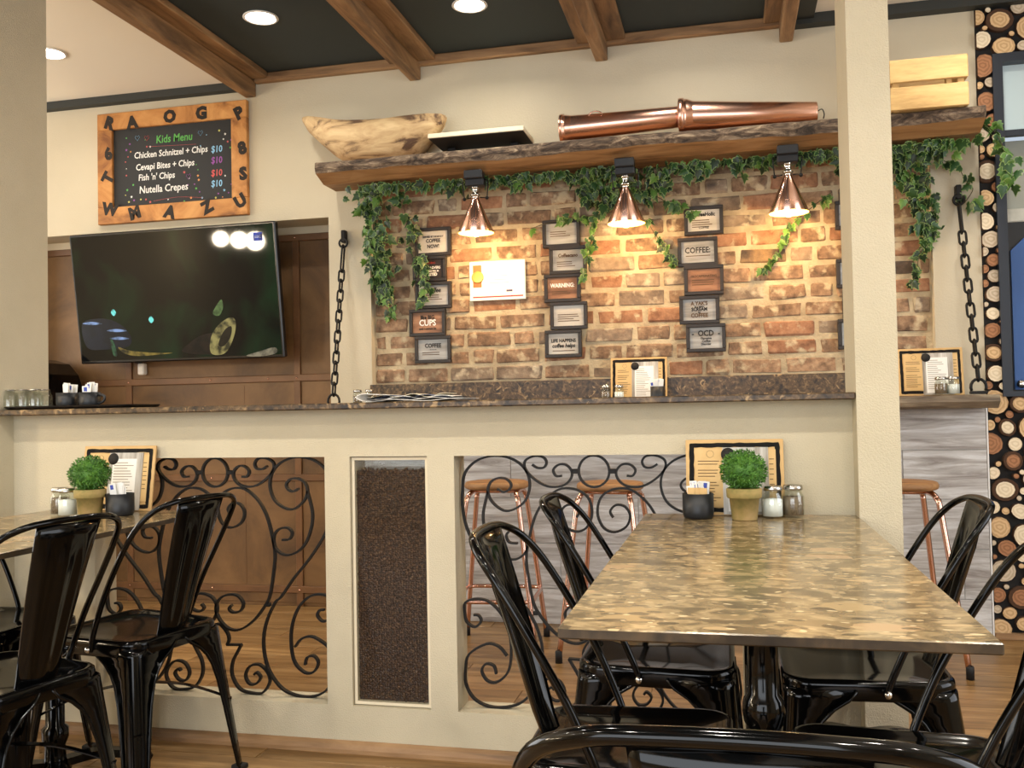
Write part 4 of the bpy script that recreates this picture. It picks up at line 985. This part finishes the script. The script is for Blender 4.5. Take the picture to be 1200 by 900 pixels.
def jar(loc, fill, label, r_=.029, h=.087):
    t = thing('shaker_jar', label, 'jar', loc, 0, 'salt and pepper jars')
    MB().lathe([(r_*.9, .001), (r_, .005), (r_, h*.66), (r_*.80, h*.77), (r_*.80, h*.84), (r_*.74, h*.84), (r_*.74, h*.77), (r_*.92, h*.65), (r_*.92, .006), (.001, .005)], 20, caps=False).build('jar_body', GLASSM, t)
    MB().lathe([(.001, .006), (r_*.90, .0065), (r_*.90, h*(.58 if fill == 'salt' else .64)), (.001, h*.62)], 18).build('contents', SALT if fill == 'salt' else PEPPER, t)
    MB().lathe([(r_*.86, h*.85), (r_*.90, h*.86), (r_*.90, h*.93), (r_*.86, h*.96), (r_*.84, h), (.001, h)], 20).build('lid', TINLID, t)
def cup(loc, label, r_=.042, h=.068, kraft=True, mug=False, name='sugar_cup', extra=0):
    t = thing(name, label, 'cup', loc, 0, 'black sugar cups')
    MB().lathe([(.001, 0), (r_*.86, 0), (r_*.96, .006), (r_, .018), (r_, h), (r_*.94, h), (r_*.94, .012), (.001, .010)], 26, caps=False).build('cup_body', BLACKM, t)
    if mug:
        P = catmull([(r_*.97, 0, h*.85), (r_+.022, 0, h*.72), (r_+.020, 0, h*.40), (r_*.97, 0, h*.22)], 5); MB().tube(P, .0045, 8).build('handle', BLACKM, t)
    for k in range(11):
        a = random.uniform(0, 6.28); d = random.uniform(0, r_*.52); x, y = d*math.cos(a), d*math.sin(a)*.9; top = h+random.uniform(.020, .036)
        m_ = KRAFT2 if (kraft and k < 3) else WHITE; ty = -.6 if k < 3 else 1
        if k < 3 and kraft: x, y, top = -r_*.45+.018*k, -r_*.52, h+.016
        s_ = MB().box(-.011, .011, -.0016, .0016, .014, top, b=.001).build('sachet', m_, t, (x, y, 0), (R(random.uniform(-5, 5)), R(random.uniform(-9, 9)) if not (k < 3 and kraft) else 0, R(random.uniform(-35, 35))))
        if k % 3 == 0 and m_ is WHITE: MB().box(-.006, .004, -.0021, -.0016, top-.018, top-.004).build('print', BLUEINK, s_)
    return t
def topiary(loc, label):
    t = thing('potted_topiary', label, 'plant', loc, 0, 'potted topiary balls')
    MB().lathe([(.001, 0), (.032, 0), (.033, .003), (.0395, .058), (.044, .058), (.046, .061), (.047, .082), (.043, .085), (.040, .082), (.036, .070), (.001, .070)], 28).build('pot', TERRA, t)
    MB().lathe([(.001, .068), (.036, .069), (.03, .076), (.001, .08)], 20).build('soil', plain('potting_soil', (52, 44, 26), .9) if 'potting_soil' not in bpy.data.materials else bpy.data.materials['potting_soil'], t)
    v = MB(); v.ell((0, 0, .130), (.052, .052, .048), 16, 10, 0)
    for k in range(1500):
        z = random.uniform(-.86, 1); a = random.uniform(0, 6.283); r2 = math.sqrt(1-z*z); n = Vector((r2*math.cos(a), r2*math.sin(a), z))
        c = Vector((0, 0, .130))+Vector((n.x*.057, n.y*.057, n.z*.053))*random.uniform(.88, 1.06)
        u = n.orthogonal().normalized(); u.rotate(Matrix.Rotation(random.uniform(0, 6.28), 3, n)); w2 = n.cross(u)
        l_ = random.uniform(.005, .009); tip = c+n*l_*.9+u*l_*.6; o = len(v.v); b_ = l_*.34
        v.v += [tuple(c-u*l_*.3), tuple(c+w2*b_), tuple(tip), tuple(c-w2*b_)]; v.face((o, o+1, o+2), 0); v.face((o, o+2, o+3), 0)
    v.build('foliage', MOSS, t)
T = .7403
# right-hand table
menu((.011, 2.655, T), 'kraft menu board behind the topiary pot on the table by the slim pillar')
topiary((.034, 2.56, T), 'green topiary ball in mossy clay pot on the table by the slim pillar')
cup((-.088, 2.585, T), 'black cup of sugar sachets on the table by the slim pillar')
jar((.108, 2.60, T), 'salt', 'glass jar of white salt on the table beside the topiary pot and slim pillar')
jar((.163, 2.625, T), 'pepper', 'glass jar of brown pepper on the table next to the slim pillar')
# left-hand table
menu((-1.949, 2.655, T), 'kraft menu board behind the topiary on the table by the wide pillar')
topiary((-1.925, 2.50, T), 'green topiary ball in clay pot on the table by the wide pillar')
cup((-1.845, 2.535, T), 'black cup of white sachets on the table by the wide pillar', kraft=False)
jar((-2.052, 2.525, T), 'pepper', 'glass jar of brown pepper on the table by the wide pillar')
jar((-2.005, 2.50, T), 'salt', 'glass jar of white salt on the table by the wide pillar')
# on the hanging bar
SB = 1.0685
menu((-.412, 4.405, SB), 'kraft menu board on the hanging bar before the granite upstand')
for px, fill, lab in ((710, 'pepper', 'small jar of pepper on the hanging bar beside the menu'), (725.5, 'salt', 'small jar of salt on the hanging bar before the menu')):
    q = onY(px, 464, 4.33); jar((q.x, 4.33, SB), fill, lab, .024, .078)
q = onY(771, 464, 4.34); cup((q.x, 4.34, SB), 'black cup of white sachets on the hanging bar before the menu', .034, .068, False)
q = onY(1092, 450, 4.37); menu((q.x, 4.385, SB), 'kraft menu board on the hanging bar beside the black chain', rz=-3)
for px, fill, lab in ((1103, 'pepper', 'small jar of pepper on the bar beside the black chain'), (1117.5, 'salt', 'small jar of salt on the bar next to the black chain')):
    q = onY(px, 462, 4.28); jar((q.x, 4.28, SB), fill, lab, .027, .078)
for px, fill, lab in ((419, 'pepper', 'small jar of pepper on the hanging bar near the recess chain'), (433, 'salt', 'small jar of salt on the hanging bar behind the newspapers')):
    q = onY(px, 466, 4.28); jar((q.x, 4.28, SB), fill, lab, .023, .085)
# on the granite counter
GZ = 1.075
xr = onY(163, 474, 2.69).x
t = thing('serving_tray', 'black serving tray holding glasses and mugs on the granite counter', 'tray', ((-2.37+xr)/2, 2.73, GZ))
hw = (xr+2.37)/2
L = []
for off, z in ((-.012, 0), (-.002, .006), (0, .011), (-.004, .011), (-.014, .004)): L.append([(x, y, z) for x, y in rrect(hw+off, hw+off, .105+off, -.105-off, .04+off)])
MB().loft(L, 0, False, True).build('tray_body', plain('tray_black', (16, 15, 16), .3), t)
TZ2 = GZ+.0046
for k, (px, yy) in enumerate(((12, 2.68), (27, 2.69), (41, 2.68), (20, 2.76), (36, 2.765), (52, 2.75))):
    q = onY(px, 470, yy); t = thing('drinking_glass', 'upturned clear drinking glass on the black tray by the wide pillar', 'glass', (q.x, yy, TZ2), 0, 'upturned glasses on the tray')
    MB().lathe([(.026, .001), (.027, .012), (.0265, .040), (.020, .056), (.017, .060), (.001, .061), (.001, .056), (.016, .054), (.0245, .039), (.025, .001)], 22, caps=False).build('bowl', GLASSM, t)
    MB().lathe([(.018, .0612), (.019, .064), (.001, .066)], 18).build('base_cap', SILVER, t)
for k, px in enumerate((78.5, 105)):
    q = onY(px, 470, 2.71); c = cup((q.x, 2.71, TZ2), ('black mug of sachets on the tray beside the upturned glasses', 'black mug of sachets at the open end of the tray, handle outward')[k], .034, .05, False, k == 1, 'sachet_mug')
q0, q1 = onY(432, 470, 2.66), onY(548, 468, 2.66)
t = thing('newspaper', 'folded newspapers lying loosely on the granite counter', 'newspaper', ((q0.x+q1.x)/2, 2.70, GZ))
w_ = q1.x-q0.x
for k in range(6):
    v = MB(); n = 16; lp = []
    for i in range(n+1):
        u = i/n; x = -w_/2+w_*u*(1-.04*k); z = .001+.0022*k+(.006+.001*k)*math.sin(u*math.pi*(1.6+.2*k)+k*.6)**2*(1 if u > .2 else .6)
        lp.append((x, z))
    for i in range(n):
        o = len(v.v); (xa, za), (xb, zb) = lp[i], lp[i+1]; ya, yb = -.082+.004*k, .09-.006*k
        v.v += [(xa, ya, za), (xb, ya, zb), (xb, yb, zb), (xa, yb, za), (xa, ya, za+.0012), (xb, ya, zb+.0012), (xb, yb, zb+.0012), (xa, yb, za+.0012)]
        for q in ((0, 3, 2, 1), (4, 5, 6, 7), (0, 1, 5, 4), (2, 3, 7, 6), (1, 2, 6, 5), (3, 0, 4, 7)): v.face([o+j for j in q])
    s_ = v.build('sheet', (WHITE, plain('newsprint', (206, 200, 192), .8), INK, WHITE, plain('news_photo', (90, 96, 120), .7), CREAM)[k], t)
P = catmull([(-w_/2+.02, -.083, .004), (-w_/2+.002, -.083, .014), (-w_/2+.02, -.083, .024), (-w_/2+.07, -.083, .021)], 5)
MB().bar(P, .0015, .12, (0, 0, 1)).build('folded_edge', WHITE, t)
# dark appliance half hidden behind the wide pillar
q = onY(64, 420, 4.38)
t = thing('drinks_fridge', 'glossy black rounded appliance behind the wide pillar, only its edge showing', 'appliance', (q.x-.14, 4.40, 0))
P = [(-.22, .02), (.20, .02), (.20, 1.05), (.185, 1.18), (.15, 1.28), (.09, 1.345), (.0, 1.37), (-.10, 1.36), (-.22, 1.33)]
MB().prism(P, -.16, .16).build('body', PAINT, t)
MB().box(-.2, .18, -.14, .14, 0, .02).build('plinth', RUBBER, t)
MB().tube(catmull([(.196, -.165, 1.05), (.18, -.165, 1.18), (.145, -.165, 1.28), (.085, -.165, 1.343), (.0, -.165, 1.366)], 4), .006, 6).build('door_trim', SILVER, t)

# ================================================================== IVY
random.seed(77)
def leaf_mesh(nm, s, fold, m0):
    half = [(0, -.10), (.16, -.26), (.34, -.20), (.50, .02), (.34, .16), (.46, .42), (.24, .46), (.12, .74), (0, 1.0)]
    out = [(x*s, y*s) for x, y in half]+[(-x*s, y*s) for x, y in half[-2:0:-1]]
    v = MB(); n = len(out)
    zf = lambda x, y: -abs(x)*fold-.25*fold*(y/s)**2*s
    v.v += [(x, y, zf(x, y)) for x, y in out]; inn = [(x*.87, (y-.25*s)*.87+.25*s) for x, y in out]
    v.v += [(x, y, zf(x, y)+.0003) for x, y in inn]; v.v.append((0, .28*s, .0004)); c = 2*n
    for i in range(n):
        j = (i+1) % n; v.face((i, j, n+j, n+i), 1, True); v.face((n+i, n+j, c), 0, True)
    return v.mesh(nm, [m0, LEAF_E])
LM = [leaf_mesh('ivy_leaf', random.uniform(.042, .054), random.uniform(.15, .5), m0) for m0 in (LEAF, LEAF, LEAF_D, LEAF_D, LEAF, LEAF_L)]
LMD = [LM[i] for i in (0, 1, 2, 3, 2, 3, 4, 0, 2, 5)]
def vine(label, pts, Y, count, spread, size=1.0, fresh=False, down=.5, ends=None):
    """pts: pixels of the stem; the stem hangs at depth Y (a number, or a start and an end), leaves spread round it"""
    Ys = Y if isinstance(Y, tuple) else (Y, Y)
    n = len(pts); W = [onY(p[0], p[1], Ys[0]+(Ys[1]-Ys[0])*i/max(1, n-1)) for i, p in enumerate(pts)]
    base = W[0].copy(); P = catmull([w2-base for w2 in W], 6)
    t = thing('ivy_vine', label, 'plant', base, 0, 'artificial ivy vines')
    MB().tube(P, .0018, 5).build('stem', STEM, t)
    for k in range(count):
        u = random.random()*(len(P)-1); i = int(u); c = P[i].lerp(P[min(i+1, len(P)-1)], u-i)
        sp = spread[0]+(spread[1]-spread[0])*u/(len(P)-1)
        c = c+Vector((random.gauss(0, .5)*sp, random.uniform(-.6, .25)*min(sp, .05), random.gauss(0, .5)*sp))
        wy = c.y+base.y
        if wy > 4.487: c.y = 4.487-base.y
        if wy < 4.30 and wy > 4.1 and c.z+base.z > 2.17 and base.x+c.x < 1.05: c.z = 2.165-base.z-random.random()*.02
        if c.z+base.z > 2.170 and base.x+c.x < 1.08: c.z = 2.170-base.z-random.random()*.015
        d = random.choice(LMD if not fresh else [LM[0], LM[5], LM[4], LM[5]])
        o = obj('leaf', d, t, c); s_ = size*random.uniform(.75, 1.12); o.scale = (s_, s_, s_)
        # leaf face turned out from the wall, tip hanging down
        o.rotation_euler = (R(90+random.uniform(-45, 30)), R(180+random.gauss(0, 42)), R(random.gauss(0, 40)))
    return t
B_ = 4.47
vine('dense curtain of dark ivy hanging beside the recess chain', [(432, 214), (436, 250), (440, 290), (447, 325), (454, 350)], (4.36, 4.47), 230, (.095, .035))
vine('ivy strand hanging over the first collage frame', [(470, 225), (478, 265), (488, 300), (497, 330), (494, 352)], (4.42, 4.455), 55, (.055, .03))
vine('pale ivy tip trailing low on the brick wall below the dense curtain', [(455, 345), (462, 362), (455, 378)], 4.475, 9, (.02, .02), .8, True)
vine('ivy garland under the shelf between the recess and the first lamp', [(425, 208), (460, 212), (500, 214), (540, 212), (575, 206), (600, 208)], (4.33, 4.38), 105, (.06, .05))
vine('ivy garland under the shelf between the first and middle lamp', [(598, 210), (640, 200), (680, 196), (720, 196), (735, 205)], (4.38, 4.36), 120, (.05, .065))
vine('thick clump of dark ivy around the middle copper lamp', [(676, 205), (700, 222), (728, 230), (752, 222), (776, 208)], (4.42, 4.42), 180, (.08, .08))
vine('ivy garland under the shelf between the middle lamp and the lamp by the pillar', [(770, 200), (810, 193), (850, 190), (890, 184), (925, 180), (960, 172), (990, 170)], (4.37, 4.36), 165, (.06, .055))
vine('ivy runner across the top of the frame with the WARNING print', [(735, 240), (712, 250), (690, 253), (665, 256), (640, 262), (622, 268)], (4.44, 4.455), 20, (.015, .018), .95, True)
vine('ivy tail hanging beside the frame with the WARNING print', [(695, 262), (694, 280), (688, 296), (686, 312), (682, 325)], (4.44, 4.45), 26, (.022, .014), .85, True)
vine('ivy tail hanging beside the frame with the OCD print', [(758, 258), (766, 272), (778, 288), (786, 302), (792, 314)], (4.44, 4.465), 22, (.014, .012), .85)
vine('ivy spray reaching over the frame that reads COFFEE', [(760, 225), (780, 236), (798, 243), (812, 250)], (4.43, 4.44), 13, (.02, .016), 1, True)
vine('ivy tail below the lamp by the slim pillar', [(975, 225), (955, 240), (930, 262), (915, 285), (905, 305), (893, 318)], (4.43, 4.47), 34, (.02, .012), .85, True)
vine('dense dark ivy between the slim pillar and the crate end of the shelf', [(985, 205), (1020, 185), (1055, 178), (1085, 172), (1105, 165)], (4.38, 4.33), 190, (.08, .065))
vine('dark ivy mass hanging behind the slim pillar down the brick', [(1050, 170), (1062, 200), (1075, 225), (1085, 250), (1086, 280)], (4.38, 4.46), 130, (.085, .035))
vine('ivy tail hanging low on the bricks beside the chain wall', [(1086, 262), (1082, 285), (1076, 305), (1074, 322), (1066, 332)], (4.45, 4.475), 22, (.026, .012), .9)
vine('leafy ivy spray over the log slices and hatch frame', [(1105, 165), (1125, 150), (1148, 145), (1168, 158), (1180, 185), (1185, 208), (1178, 222)], (4.33, 4.30), 42, (.03, .035), 1.15, True)
vine('thin ivy stem across the white wall above the black chain', [(1085, 180), (1105, 188), (1122, 196), (1132, 212), (1140, 222), (1130, 238)], (4.40, 4.42), 17, (.012, .03), 1.05)
